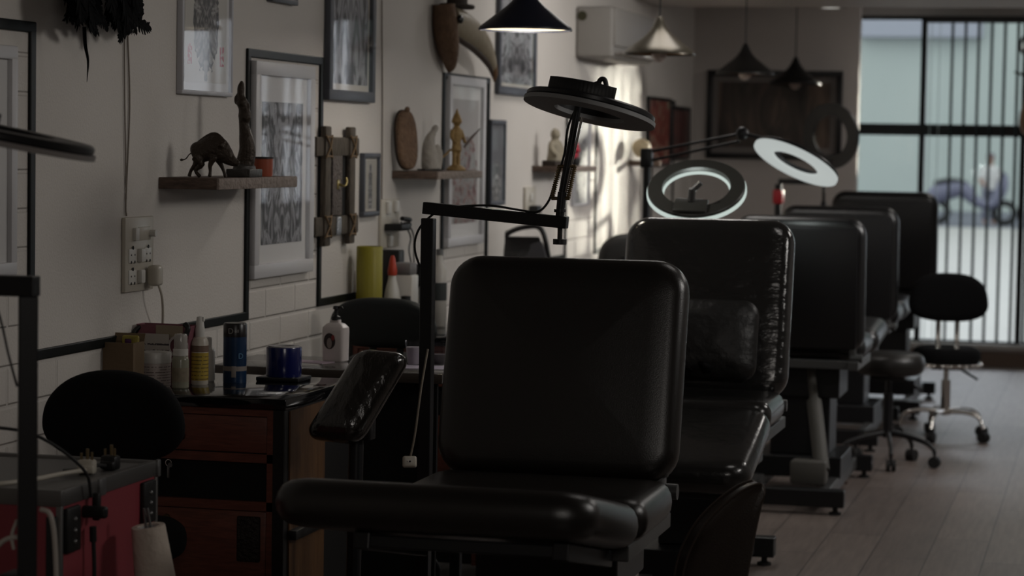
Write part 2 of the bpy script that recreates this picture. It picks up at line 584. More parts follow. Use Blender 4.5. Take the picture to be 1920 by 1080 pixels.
def picture(label, rect, loc_of, rz, depth, fw, fm, mw, mm, am, cat='picture', group=None, inner=None, glass=True):
    """hung on a wall: local x runs along the wall, local -y faces the room"""
    w, h = rect
    t = thing('framed_picture', label, cat, loc_of, rz, group)
    a, b = w / 2, fw
    z0 = 0
    part('frame', fm, t,
         (box, -a, a, -depth, 0, 0, b, .003), (box, -a, a, -depth, 0, h - b, h, .003),
         (box, -a, -a + b, -depth, -.0005, b - .002, h - b + .002, .003), (box, a - b, a, -depth, -.0005, b - .002, h - b + .002, .003),
         (box, -a + .002, a - .002, -.006, -.0008, .002, h - .002))
    if mw:
        part('mat_board', mm, t, (box, -a + b - .001, a - b + .001, -.0085, -.006, b - .001, h - b + .001), sm=False)
    mx_, mb_, mt_ = (mw if isinstance(mw, tuple) else (mw, mw, mw))
    part('print', am, t, (box, -a + b + mx_, a - b - mx_, -.0100, -.0065, b + mb_, h - b - mt_), sm=False)
    if glass:
        part('glass_pane', GLASS, t, (box, -a + b - .002, a - b + .002, -depth + .003, -depth + .0015, b - .002, h - b + .002), sm=False)
    return t


def wall_pic(label, x0, yt, x1, yb, depth, fw, fm, mw, mm, am, ztop=None, **kw):
    p, q = atx(x0, yt, WX + depth), atx(x1, yb, WX + depth)
    zt = ztop or p.z
    return picture(label, (q.y - p.y, zt - q.z), (WX, (p.y + q.y) / 2, q.z), R(90), depth, fw, fm, mw, mm, am, **kw)


g1 = [(.2, (.03, .03, .035)), (.45, (.12, .12, .12)), (.6, (.30, .29, .28)), (.8, (.5, .49, .48))]
g2 = [(.25, (.025, .025, .03)), (.45, (.10, .10, .105)), (.55, (.36, .36, .38)), (.7, (.14, .14, .15)), (.85, (.5, .5, .5))]
red = [(.3, (.05, .045, .045)), (.42, (.20, .07, .07)), (.5, (.30, .28, .26)), (.75, (.10, .10, .11))]
drk = [(.3, (.02, .018, .016)), (.5, (.07, .055, .045)), (.65, (.16, .11, .08)), (.8, (.04, .035, .03))]

wall_pic('white framed drawing at the far left edge inside its black moulding', -120, 45, 33, 516, .020, .030, WFRAME, .05, MATW,
         art_mat('art_left', (.5, .5, .5), g2, .12, .5, .3, 14, seed=1.), ztop=1.60)
wall_pic('tall silver framed ink drawing of a symmetrical beast above the boar shelf', 345, -170, 437, 182, .018, .012, SILVER, .022, MATW,
         art_mat('art_beast', (.55, .53, .49), g1, .095, .240, .300, 24, edge=.26, seed=3., stamp=(.118, .108, .016, (.45, .10, .12))))
wall_pic('white framed tall grey pencil drawing with wide mat inside second moulding', 482, 113, 588, 508, .022, .040, WFRAME, (.043, .055, .075), MATW,
         art_mat('art_pencil', (.3, .3, .3), g2, 9, 9, .2, 20, edge=0, seed=5., ystr=.45))
wall_pic('small black frame at the top edge, left of the tall slate frame', 513, -150, 560, 11, .02, .016, GFRAME, .01, MATC,
         art_mat('art_small_top', (.4, .4, .4), g1, .05, .12, .15, 30, seed=7.))
wall_pic('large slate framed picture hanging high above the wooden lashed frame', 622, -120, 704, 193, .022, .034, GFRAME, .020, MATC,
         art_mat('art_slate', (.30, .29, .28), g2, 9, 9, .2, 9, edge=0, seed=9., ystr=.4))
wall_pic('small dark framed drawing of a slim figure right of the lashed frame', 684, 287, 713, 404, .018, .016, GFRAME, .008, MATC,
         art_mat('art_figure', (.40, .37, .32), g1, .022, .085, .085, 40, edge=.15, seed=11.))
wall_pic('white framed red and grey drawing behind the golden warrior figurine', 846, 141, 908, 455, .022, .034, WFRAME, (.035, .05, .05), MATW,
         art_mat('art_red', (.42, .40, .39), red, .17, .19, .22, 15, edge=.25, seed=13., mirror=False))
wall_pic('slate framed picture high on the wall under the lit pendant lamp', 940, -60, 1006, 183, .02, .034, GFRAME, .015, MATC,
         art_mat('art_under_lamp', (.25, .25, .27), g2, 9, 9, .2, 10, edge=0, seed=15.))
wall_pic('narrow dark framed picture right of the red and grey drawing', 923, 224, 948, 384, .018, .018, GFRAME, 0, MATC,
         art_mat('art_narrow', (.14, .14, .15), g1, .07, .1, .08, 20, seed=17.))
wall_pic('plain grey print hanging behind the third shelf', 1081, 205, 1106, 384, .02, .006, SILVER, .004, MATW,
         art_mat('art_grey', (.32, .32, .32), g1, .12, .15, .17, 18, seed=19.), glass=False)
wall_pic('red and brown poster in thin dark frame beside the skull shelf', 1219, 180, 1258, 312, .02, .016, BFRAME, 0, MATW,
         art_mat('art_poster', (.30, .26, .22), [(.3, (.09, .02, .015)), (.5, (.28, .05, .035)), (.62, (.35, .28, .2)), (.8, (.1, .05, .04))], 9, 9, .2, 7, edge=0, seed=21., mirror=False))
wall_pic('dark framed reddish poster nearest the corner with the partition', 1263, 198, 1294, 300, .02, .02, BFRAME, 0, MATW,
         art_mat('art_poster_dark', (.2, .16, .14), [(.3, (.03, .02, .02)), (.5, (.16, .05, .04)), (.7, (.07, .06, .06))], 9, 9, .2, 8, edge=0, seed=23., mirror=False))
p, q = aty(1326, 131, 13.87), aty(1576, 301, 13.87)
picture('wide dark photograph in black frame on the partition behind pendants', (q.x - p.x, p.z - q.z), ((p.x + q.x) / 2, 13.9, q.z), 0, .03, .032, BFRAME, .035, mat('mat_board_grey', (.22, .2, .19), .8),
        art_mat('art_photo', (.1, .08, .07), drk, 9, 9, .2, 5, edge=0, seed=25., mirror=False, ystr=.35))

# rustic frame of lashed timbers
p, q = atx(606, 236, WX + .04), atx(682, 455, WX + .04)
w, h = q.y - p.y, p.z - q.z
lf = thing('wooden_wall_hanging', 'dark weathered wooden frame of crossed lashed beams holding a carving', 'wall decoration', (WX, (p.y + q.y) / 2, q.z), R(90))
RUST = wood_mat('weathered_timber', (.035, .028, .021), (.115, .092, .068), 22, (6, 6, 1), .8, .5)
CORD = mat('lashing_cord', (.20, .13, .07), .8, bump=.5, bscale=300)
for sx in (-1, 1):
    part('upright_beam', RUST, lf, (box, sx * w * .29 - .027, sx * w * .29 + .027, -.030, -.010, 0, h, .005))
for z in (.165, .83):
    part('cross_beam', RUST, lf, (box, -w / 2, w / 2, -.022, 0, z * h - .03, z * h + .03, .006))
for sx in (-1, 1):
    for z in (.165, .83):
        cx, cz = sx * w * .29, z * h
        part('lashing', CORD, lf, *[(tube, [(cx - .03 * s, -.031, cz - .035), (cx, -.036, cz), (cx + .03 * s, -.031, cz + .035)], .003) for s in (-1, 1)],
             *[(tube, [(cx - .029, -.032, cz + d), (cx + .029, -.032, cz + d)], .003, {'k': 0}) for d in (-.03, .03)])
part('backing_board', mat('black_board', (.010, .010, .010), .7), lf, (box, -w * .29, w * .29, -.012, -.002, .2 * h, .8 * h), sm=False)
part('carved_panel', mat('carved_stone', (.11, .09, .08), .7, bump=1., bscale=90, var=.5, vscale=60), lf, (box, -.05, .045, -.02, -.01, .25 * h, .78 * h, .003))
part('hook', mat('brass_hook', (.55, .45, .2), .3, .9), lf, (tube, [(.0, -.018, .52 * h), (.002, -.04, .50 * h), (.012, -.045, .53 * h), (.014, -.042, .57 * h)], .004), (box, -.012, .012, -.024, -.016, .47 * h, .55 * h, .002))
part('metal_badge', mat('pewter', (.5, .52, .55), .35, .9, bump=1., bscale=120), lf, (box, -.022, .022, -.028, -.020, .165 * h - .03, .165 * h + .028, .006))

# ---------------------------------------------------------- wall shelves
SHW = wood_mat('shelf_wood', (.045, .026, .018), (.13, .085, .062), 16, (2, 1.5, 8), .6, .3)
SHE = mat('shelf_raw_edge', (.27, .22, .19), .75, bump=1., bscale=60, var=.45, vscale=70)


def shelf(label, x_wall, x_corner, x_end, ytop, thick, yref):
    a = atx(x_wall, ytop, WX)
    dep = .168
    y0 = a.y
    e = atx(x_end, ytop, WX + dep)
    t = thing('wall_shelf', label, 'shelf', (WX, y0, a.z - thick))
    part('board', SHW, t, (box, 0, dep - .008, 0, e.y - y0, 0, thick, .002))
    part('front_edge', SHE, t, (box, dep - .009, dep, 0, e.y - y0, 0, thick, .003), label='pale rough front edge')
    return a.z, y0, e.y


sz1, sy1, se1 = shelf('nearest dark wooden wall shelf, carrying the boar and slender statuette', 297, 418, 558, 332, .030, 0)
sz2, sy2, se2 = shelf('wooden wall shelf carrying the oval carving and golden warrior', 735, 828, 905, 320, .027, 0)
sz3, sy3, se3 = shelf('wooden wall shelf behind the ring lamp arm with seated figure', 997, 1052, 1120, 311, .024, 0)
sz4, sy4, se4 = shelf('farthest small wooden shelf holding the cream skull', 1178, 1205, 1240, 300, .03, 0)
sz4 = sz4

# boar: head low to the right, running along the shelf depth
BRONZE = mat('dark_bronze', (.045, .032, .023), .42, .35, bump=.5, bscale=90)


def remesh(o, v, sm=2):
    m = o.modifiers.new('remesh', 'REMESH'); m.mode = 'VOXEL'; m.voxel_size = v; m.use_smooth_shade = True
    s = o.modifiers.new('smooth', 'SMOOTH'); s.iterations = sm; s.factor = .5


bo = bmesh.new()
loft(bo, [(-.050, 0, .062), (-.040, 0, .066), (-.015, 0, .072), (.010, 0, .082), (.028, 0, .078), (.046, 0, .064), (.066, 0, .048), (.084, 0, .040), (.088, 0, .038)],
     [(.010, .014), (.019, .027), (.021, .030), (.022, .032), (.020, .032), (.016, .026), (.011, .016), (.007, .009), (.005, .007)], 18, up=(0, 0, 1), k=4)
loft(bo, [(-.03, 0, .094), (-.005, 0, .106), (.016, 0, .113), (.034, 0, .103), (.05, 0, .085)], [(.004, .006), (.006, .010), (.007, .010), (.006, .009), (.003, .005)], 12, k=3)
for s in (-1, 1):
    loft(bo, [(.018, s * .011, .058), (.020 + s * .012, s * .013, .035), (.024 + s * .016, s * .013, .018), (.026 + s * .020, s * .013, .003)], [.012, .007, .0048, .006], 10, k=3)
    loft(bo, [(-.036, s * .011, .058), (-.030 - s * .012, s * .012, .036), (-.046 - s * .010, s * .012, .020), (-.042 - s * .020, s * .012, .003)], [.016, .010, .0052, .006], 10, k=3)
    loft(bo, [(.044, s * .012, .082), (.040, s * .020, .088), (.034, s * .024, .087)], [.005, .006, .002], 8, k=2)
tube(bo, [(-.052, 0, .066), (-.060, 0, .060), (-.068, 0, .050), (-.080, 0, .047)], .0024)
ball(bo, (-.081, 0, .047), (.006, .003, .004))
boar = obj('boar_figurine', bo, BRONZE)
boar.location = (WX + .110, sy1 + .075, sz1 - .001)
boar.rotation_euler = (0, 0, R(4))
boar.scale = (.92, .92, .98)
remesh(boar, .0022, 3)
tag(boar, 'dark bronze boar figurine walking with lowered head on the shelf', 'figurine')


def onshelf(px, dx, z): return Vector((WX + dx, atx(px, 325, WX + dx).y, z))


# slender statuette on its base
l = onshelf(458, .132, sz1)
bk = thing('slender_statuette', 'tall slender dark statuette with raised arms behind the boar', 'figurine', l)
part('base', mat('statue_base', (.05, .045, .04), .5, bump=.4), bk, (box, -.034, .034, -.05, .05, 0, .022, .003), (lathe, [(.03, .022), (.028, .03), (.018, .036)], {'sy': 1.3}))
bsm = bmesh.new()
loft(bsm, [(.0, 0, .03), (.008, 0, .07), (.004, 0, .105), (-.002, 0, .14), (.0, 0, .165), (-.004, 0, .185), (-.008, 0, .20), (-.012, 0, .218), (-.012, 0, .238), (-.010, 0, .25), (-.010, 0, .258)],
     [(.024, .026), (.021, .023), (.018, .019), (.011, .014), (.017, .018), (.011, .014), (.016, .016), (.009, .010), (.0095, .010), (.007, .007), (.003, .003)], 16, k=4)
tube(bsm, [(-.014, 0, .205), (-.024, 0, .198), (-.026, .0, .212), (-.016, 0, .226)], .0045)
tube(bsm, [(.0, 0, .205), (.010, 0, .192), (.008, 0, .172)], .0045)
tube(bsm, [(.016, 0, .035), (.016, .008, .08), (.008, .010, .125)], .006)
tube(bsm, [(-.013, .0, .035), (-.004, .004, .09), (-.010, .0, .14)], .005)
stb = obj('body', bsm, BRONZE, bk)
remesh(stb, .0022, 1)

l = onshelf(492, .11, sz1)
cu = thing('candle_cup', 'terracotta orange candle cup with black rim on the nearest shelf', 'cup', l)
part('cup', mat('terracotta', (.34, .075, .035), .5, var=.12, vscale=30), cu, (lathe, [(.027, 0), (.0285, .006), (.029, .05), (.0265, .05), (.026, .012), (.001, .012)]))
part('rim', BLACKP, cu, (annulus, .026, .0315, .049, .054))

# second shelf
l = onshelf(762, .05, sz2)
oc = thing('carved_oval_board', 'tall brown carved oval board leaning on the second shelf', 'carving', l, R(62))
CARV = mat('carved_wood', (.145, .085, .05), .7, bump=1., bscale=75, var=.5, vscale=45)
part('board', CARV, oc, (cushion, .047, .102, .04, .02, .008, .004, {'M': T(0, 0, .106, rx=R(84)), 'shape': 'e', 'p': 2.5}), (ball, (0, .0, .21), (.012, .006, .010)))
part('backing', mat('dark_wood', (.03, .02, .014), .7), oc, (cushion, .050, .104, .04, .012, .005, .001, {'M': T(.003, .014, .106, rx=R(84)), 'shape': 'e', 'p': 2.5}))

STONE = mat('pale_soapstone', (.36, .33, .29), .6, bump=.8, bscale=45, var=.2, vscale=30)
l = onshelf(806, .085, sz2)
st = thing('stone_sculpture', 'pale grey stone sculpture of a stooping robed form, between carvings', 'sculpture', l, R(45))
part('plinth', mat('dark_plinth', (.02, .016, .014), .5), st, (box, -.035, .035, -.03, .03, 0, .006, .002))
bs_ = bmesh.new()
loft(bs_, [(0, 0, .006), (-.002, 0, .04), (-.006, 0, .08), (.0, 0, .115), (.012, 0, .135), (.02, 0, .152), (.021, 0, .16)], [(.036, .028), (.035, .028), (.028, .022), (.019, .017), (.011, .011), (.011, .011), (.005, .005)], 18, k=4)
loft(bs_, [(.02, 0, .006), (.028, .004, .04), (.03, .002, .07), (.024, 0, .09)], [(.022, .022), (.022, .022), (.018, .017), (.008, .008)], 14, k=3)
bst = obj('figure', bs_, STONE, st); remesh(bst, .0028, 2)

GOLD = mat('gilded_wood', (.30, .19, .07), .5, .3, bump=.6, bscale=70)
l = onshelf(855, .115, sz2)
wa = thing('warrior_figurine', 'golden warrior figurine with pointed helmet holding a long blade', 'figurine', l, R(60))
bw = bmesh.new()
lathe(bw, [(.036, 0), (.034, .008), (.024, .016), (.016, .02)], M=T(0, 0, 0))
for s in (-1, 1):
    loft(bw, [(s * .010, 0, .016), (s * .010, 0, .05), (s * .009, 0, .085)], [.0085, .008, .011], 10, k=2)
    loft(bw, [(s * .020, 0, .145), (s * .029, -.004, .12), (s * .024, -.02, .10)], [.008, .0068, .006], 10, k=2)
loft(bw, [(0, 0, .07), (0, 0, .10), (0, 0, .13), (0, 0, .150), (0, 0, .158)], [(.021, .016), (.017, .014), (.022, .016), (.018, .013), (.008, .008)], 16, k=3)
ball(bw, (0, -.001, .170), (.0125, .0135, .015))
lathe(bw, [(.019, .170), (.018, .182), (.012, .196), (.006, .208), (.002, .222)], 20)
ob = obj('body', bw, GOLD, wa); remesh(ob, .0026, 2)
part('blade', mat('blade_steel', (.10, .07, .06), .5, .3), wa, (loft, [(.020, -.02, .085), (.055, -.02, .118), (.10, -.02, .152)], [(.0030, .005), (.003, .006), (.001, .002)], 8))
part('scabbard', GOLD, wa, (loft, [(-.016, .012, .075), (-.05, .012, .05), (-.075, .012, .038)], [.004, .004, .002], 8))

# third shelf: seated figure with red flowers
l = onshelf(1040, .085, sz3)
sf = thing('seated_figurine', 'small cream seated figurine with dark base on the third shelf', 'figurine', l, R(70))
bf = bmesh.new()
loft(bf, [(0, 0, .02), (0, 0, .055), (0, 0, .095), (0, 0, .115)], [(.045, .035), (.036, .03), (.034, .026), (.014, .014)], 16, k=3)
ball(bf, (0, 0, .135), (.021, .021, .026))
for s in (-1, 1): loft(bf, [(s * .03, 0, .1), (s * .045, -.01, .07), (s * .03, -.03, .045)], [.012, .010, .009], 10, k=2)
o = obj('figure', bf, mat('old_ivory', (.27, .235, .17), .6, bump=.5, var=.3, vscale=40), sf); remesh(o, .004, 2)
part('base', mat('dark_wood', (.03, .02, .014), .7), sf, (box, -.05, .05, -.035, .035, 0, .024, .004))
l = onshelf(1078, .09, sz3)
fl = thing('flower_ornament', 'small red flower ornament in dark pot on the third shelf', 'ornament', l)
part('pot', BLACKP, fl, (lathe, [(.018, 0), (.024, .02), (.022, .035), (.018, .036)]))
part('flowers', mat('red_petals', (.42, .025, .05), .6), fl, *[(ball, (random.uniform(-.018, .018), random.uniform(-.02, .03), .04 + random.uniform(0, .05)), .013, {'n': 10}) for _ in range(12)])

# skull on the farthest shelf
l = onshelf(1203, .085, sz4)
sk = thing('skull_ornament', 'cream skull ornament on the farthest wall shelf', 'ornament', l, R(35))
bk_ = bmesh.new()
ball(bk_, (0, .01, .062), (.046, .058, .048))
loft(bk_, [(0, -.025, .05), (0, -.04, .03), (0, -.043, .01), (0, -.04, .0)], [(.03, .024), (.027, .02), (.022, .016), (.018, .012)], 14, k=3)
sko = obj('cranium', bk_, mat('bone', (.52, .43, .28), .6), sk); remesh(sko, .004, 2)
part('eye_sockets', mat('socket_dark', (.03, .022, .016), .9), sk, (ball, (-.018, -.048, .045), (.012, .010, .012)), (ball, (.018, -.048, .045), (.012, .010, .012)), (ball, (0, -.056, .027), (.006, .006, .008)))

# horned bird mask
p = atx(845, 60, WX + .06)
ms = thing('beaked_mask', 'carved brown mask with hat brim and large curved ivory beak', 'wall decoration', (WX + .002, p.y, p.z), R(90))


def mp(px, py, d=.06):
    v = atx(px, py, WX + d)
    return (v.y - p.y, -d, v.z - p.z)


BEAK = mat('aged_ivory', (.30, .25, .175), .5, bump=.3, bscale=40, var=.15, vscale=20)
part('head', CARV, ms, (loft, [mp(831, 8, .04), mp(834, 50, .045), mp(838, 85, .045), mp(842, 118, .03), mp(842, 134, .02)], [(.055, .034), (.06, .04), (.052, .036), (.03, .022), (.006, .008)], 16, {'k': 4}))
part('beak', BEAK, ms, (loft, [mp(842, 36, .06), mp(862, 48, .075), mp(886, 64, .085), mp(907, 88, .085), mp(920, 114, .08), mp(925, 132, .075)], [(.04, .05), (.042, .058), (.038, .052), (.03, .042), (.02, .028), (.012, .018)], 18, {'k': 4}))
part('beak_tip', mat('horn_brown', (.17, .09, .04), .5), ms, (loft, [mp(923, 124, .077), mp(926, 140, .075), mp(926, 153, .07)], [(.019, .022), (.013, .015), (.003, .003)], 14, {'k': 3}))
part('lower_beak', mat('dark_horn', (.05, .032, .022), .5), ms, (loft, [mp(838, 56, .06), mp(866, 76, .08), mp(893, 97, .083), mp(915, 122, .08), mp(923, 143, .075)], [.016, .014, .013, .011, .004], 12, {'k': 4}))
part('hat_brim', mat('dark_felt', (.03, .022, .016), .9), ms, (lathe, [(.002, 0), (.115, .0), (.12, .006), (.115, .012), (.07, .014), (.066, .10), (.002, .11)], {'M': T(*mp(856, 15, .062)), 'sy': .50}))
part('eye', mat('eye_black', (.008, .008, .008), .2), ms, (ball, mp(862, 36, .10), (.022, .012, .016)))

# feathers hanging at the top left
FEA = mat('black_feather', (.0022, .0022, .0026), .8, spec=.12)
fz = atx(190, -40, WX + .08)
fe = thing('feather_bunch', 'bunch of glossy black feathers hanging on the wall, top left', 'wall decoration', (WX + .075, fz.y, fz.z), R(90))


def feather(bm, pts, w, seed):
    rnd = random.Random(seed)
    P = smooth(pts, 7)
    n = len(P)
    loft(bm, P, [max(.0004, .0014 * (1 - i / n)) for i in range(n)], 5)
    t = bmesh.new()
    for i in range(2, n - 1):
        s = i / (n - 1)
        wd = w * (math.sin(PI * min(1, s * .9 + .12)) ** .6)
        d = (P[i + 1] - P[i - 1]).normalized()
        side = d.cross(Vector((0, 1, 0)))
        if side.length < .1: side = d.cross(Vector((1, 0, 0)))
        side.normalize()
        for sg in (-1, 1):
            tip = P[i] + side * sg * wd * rnd.uniform(.88, 1.05) + d * wd * rnd.uniform(1.1, 1.35) + Vector((0, rnd.uniform(-.004, .004), 0))
            hw = (P[i + 1] - P[i - 1]) * .55
            a, b_ = t.verts.new(P[i] - hw), t.verts.new(P[i] + hw)
            c = t.verts.new(tip + hw * .3); e = t.verts.new(tip - hw * .3)
            t.faces.new((a, b_, c, e))
    add(bm, t)


def fp(px, py, d): 
    v = atx(px, py, WX + .075 + d)
    return (v.y - fz.y, -d, v.z - fz.z)


fb = bmesh.new()
fs = 0
for (x0_, y0_, x1_, y1_, cnt, sprd) in ((140, -60, 165, 62, 26, 34), (215, -60, 235, 66, 34, 34)):
    for i in range(cnt):
        u = random.uniform(-1, 1)
        ex, ey = x1_ + u * sprd, y1_ - 26 * u * u - random.uniform(0, 34)
        d = random.uniform(-.045, .045)
        feather(fb, [fp(x0_ + u * 20, y0_, d * .4), fp((x0_ + ex) / 2 + u * 6, (y0_ + ey) / 2, d), fp(ex, ey, d * 1.2)], .030, fs)
        fs += 1
for pts in (((150, -30), (180, 20), (203, 57)), ((200, -20), (232, 40), (224, 80)), ((225, -30), (250, 25), (252, 66)), ((225, -30), (244, 5), (262, 36)), ((232, 0), (262, 44), (284, 53)),
            ((120, -30), (128, 10), (122, 40)), ((190, -20), (218, 40), (236, 70)), ((150, -20), (160, 30), (186, 66))):
    feather(fb, [fp(x, y, .02) for x, y in pts], .020, fs); fs += 1
obj('feathers', fb, FEA, fe)
fq = bmesh.new()
loft(fq, [fp(158, 50, .03), fp(160, 85, .03), fp(165, 115, .03), fp(163, 154, .03)], [(.005, .001), (.0045, .001), (.003, .0008), (.0005, .0003)], 6, k=6)
obj('long_feather', fq, FEA, fe, 'single long thin feather')

# switch and socket board with its wires
p, q = atx(236, 408, WX + .012), atx(288, 542, WX + .012)
w, h = q.y - p.y, p.z - q.z
sb = thing('switch_board', 'cream switch and socket board beside the feathers wire, left wall', 'switch board', (WX, (p.y + q.y) / 2, q.z), R(90))
part('plate', CREAMP, sb, (box, -w / 2, w / 2, -.012, 0, 0, h, .004))
hole = mat('socket_hole', (.01, .01, .01), .8)
for r_ in range(3):
    zc = h * (.77 - .285 * r_)
    if r_ == 0:
        part('switch', WHITEP, sb, (box, -w * .26, -w * .14, -.0220, -.0110, zc - h * .085, zc + h * .085, .002, {'M': T(rx=0)}))
        part('blank_plate', CREAMP, sb, (box, -w * .08, w * .36, -.0145, -.0110, zc - h * .09, zc + h * .09, .002))
        part('knob', WHITEP, sb, (cyl, (w * .34, -.0130, zc), (w * .34, -.0300, zc), .009))
    else:
        for cx in ((-.27, .27) if r_ == 1 else (-.27,)):
            k = part('socket', WHITEP, sb, (box, (cx - .13) * w, (cx + .13) * w, -.0145, -.0110, zc - h * .095, zc + h * .095, .002))
            part('socket_holes', hole, k, *[(cyl, (cx * w + a, -.0142, zc + b), (cx * w + a, -.0150, zc + b), rr, 10) for a, b, rr in ((0, .020, .005), (-.011, -.016, .0038), (.011, -.016, .0038), (-.011, .002, .0025), (.011, .002, .0025))])
        part('switch', WHITEP, sb, (box, -w * .09, w * .05, -.0250, -.0110, zc - h * .09, zc + h * .09, .003))
zc = h * .2
pg = thing('plug', 'cream plug pushed into the bottom right socket of the switch board', 'plug', (WX, (p.y + q.y) / 2, q.z), R(90))
part('plug_body', CREAMP, pg, (cushion, .020, .027, .009, .030, .007, .002, {'M': T(w * .27, -.034, zc, rx=R(90))}))
part('cord', CREAMP, pg, (tube, [(w * .27, -.042, zc - .02), (w * .34, -.048, zc - .06), (w * .6, -.03, zc - .13), (w * .72, -.012, zc - .185)], .0035))
a, b_, c = atx(239, 55, WX + .004), atx(243, 200, WX + .004), atx(236, 374, WX + .004)
d = atx(237, 405, WX + .004)
tag(part('wall_wire', mat('wire_grey', (.20, .17, .14), .6), None, (tube, [a, b_, c, d], .0022), (tube, [a + Vector((0, -.02, 0)), b_ + Vector((0, -.03, 0)), c + Vector((0, .003, 0))], .0018)),
    'thin pale double wire running down the wall to the switch board', 'wire')
tag(part('wall_wire', mat('wire_grey', (.20, .17, .14), .6), None, (tube, [atx(716, 0, WX + .004), atx(717, 200, WX + .004), atx(716, 375, WX + .004)], .0022, {'k': 2})),
    'thin straight wire down the wall right of the slate frame', 'wire')

# socket plate with black adapter on the second station
p, q = atx(716, 374, WX + .012), atx(748, 462, WX + .012)
w, h = q.y - p.y, p.z - q.z
so = thing('socket_plate', 'pale wall socket plate with shiny switches beside the second shelf', 'socket', (WX, (p.y + q.y) / 2, q.z), R(90))
part('plate', CREAMP, so, (box, -w / 2, w / 2, -.012, -.0005, 0, h, .003))
for cx, cz in ((-.2, .82), (.24, .84), (-.1, .14)):
    part('switch', WHITEP, so, (cushion, .014, .022, .006, .014, .004, .002, {'M': T(cx * w, -.018, cz * h, rx=R(90))}))
ad = thing('power_adapter', 'black power adapter plugged into the wall with two grey leads', 'adapter', (WX, (p.y + q.y) / 2, q.z), R(90))
part('adapter_body', BLACKP, ad, (box, -w * .36, w * .15, -.075, -.0125, h * .36, h * .50, .004))
part('connector', BLACKP, ad, (cyl, (w * .1, -.05, h * .46), (w * .45, -.05, h * .46), .010), (cyl, (w * .05, -.05, h * .6), (w * .5, -.05, h * .56), .008))


def wl(px, py, d=.05):
    v = atx(px, py, WX + d); return (v.y - (p.y + q.y) / 2, -d, v.z - q.z)


part('lead', mat('lead_grey', (.10, .10, .10), .6), ad, (tube, [wl(748, 424), wl(763, 430), wl(770, 446), wl(767, 470), wl(774, 510), wl(776, 548)], .003),
     (tube, [wl(752, 417), wl(768, 425), wl(776, 445), wl(776, 485), wl(778, 520), wl(792, 552)], .003))
p, q = atx(986, 351, WX + .012), atx(1004, 398, WX + .012)
so = thing('socket_plate', 'small pale wall socket plate above the black bag', 'socket', (WX, (p.y + q.y) / 2, q.z), R(90))
w, h = q.y - p.y, p.z - q.z
part('plate', CREAMP, so, (box, -w / 2, w / 2, -.012, -.0005, 0, h, .003))
part('switch', WHITEP, so, (box, -.02, .02, -.02, -.011, h * .45, h * .75, .003))
part('plug', BLACKP, so, (box, -.035, .05, -.05, -.011, -.005, h * .28, .006))

# air conditioner
aL = atx(1080, 10, WX)
ac = thing('air_conditioner', 'white wall-mounted air conditioner near the ceiling beam', 'air conditioner', (WX, aL.y, 1.80), R(90))
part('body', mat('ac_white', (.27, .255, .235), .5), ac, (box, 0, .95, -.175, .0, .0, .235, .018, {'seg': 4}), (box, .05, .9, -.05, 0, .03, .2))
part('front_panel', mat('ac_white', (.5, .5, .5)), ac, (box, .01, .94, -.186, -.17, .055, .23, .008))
part('louver', mat('ac_louver', (.17, .15, .135), .4), ac, (box, .03, .92, -.215, -.09, -.018, -.006, .003, {'M': T(0, 0, .012, rx=R(-6))}))
part('side_mark', mat('ac_mark', (.035, .033, .012), .6), ac, (cyl, (-.002, -.03, .19), (.004, -.03, .19), .022))

# ------------------------------------------------------------ pendant lamps
def pendant(label, px, py, shade, inner, lit, bulb_m, rim=.146):
    up = .040 if lit else 0.
    v = atx(px, py, -1.8)
    t = thing('pendant_lamp', label, 'lamp', v, 0, None)
    out = [(.146, 0), (.1435, .007), (.116, .028), (.088, .050), (.062, .070), (.044, .087), (.030, .106), (.019, .128), (.0115, .146), (.008, .15)]
    part('shade', shade, t, (lathe, out, 56, {'cap0': False, 'cap1': False}))
    part('shade_lining', inner, t, (lathe, [(r * .985 - .0006, z - .0004) for r, z in out[:-1]], 56, {'cap0': False, 'cap1': False}))
    part('shade_rim', shade, t, (annulus, .1415, .147, -.004, .002, 72))
    part('cord', BLACKP, t, (cyl, (0, 0, .145), (0, 0, 2.5 - v.z), .0032, 8))
    part('socket', BRASS, t, (cyl, (0, 0, .035), (0, 0, .115), .016))
    part('bulb', bulb_m, t, (lathe, [(.002, -.034), (.016, -.030), (.028, -.018), (.032, -.004), (.029, .010), (.018, .026), (.014, .04)], 28, {'M': T(0, 0, up)}))
    part('ceiling_cap', BLACKP, t, (lathe, [(.04, 2.5 - v.z), (.038, 2.48 - v.z), (.01, 2.465 - v.z)], 24))
    return v


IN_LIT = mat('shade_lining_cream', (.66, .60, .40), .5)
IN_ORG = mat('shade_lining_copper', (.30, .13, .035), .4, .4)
BULB_ON = mat('bulb_lit', (.8, .8, .8), .4, emit=(.86, .96, 1.), estr=.55)
BULB_OFF = mat('bulb_frosted', (.42, .35, .31), .35)
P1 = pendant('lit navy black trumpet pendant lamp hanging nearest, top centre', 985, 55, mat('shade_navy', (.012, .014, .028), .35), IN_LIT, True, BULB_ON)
pendant('unlit bronze pendant lamp hanging beside the air conditioner', 1236, 101, mat('shade_bronze', (.075, .065, .048), .3, .5), IN_ORG, False, BULB_OFF)
pendant('unlit black pendant lamp before the left half of the wide photograph', 1397, 138, mat('shade_black', (.010, .0095, .009), .4), IN_ORG, False, BULB_OFF)
v4 = aty(1491, 157, 13.6)
P4 = pendant('farthest unlit black pendant lamp before right half of wide photograph', 1491, 157, mat('shade_black', (.01, .01, .01)), IN_ORG, False, BULB_OFF)
for o in S.objects:
    if o.get('label', '').startswith('farthest unlit black pendant'):
        o.location = (v4.x, 13.6, v4.z)

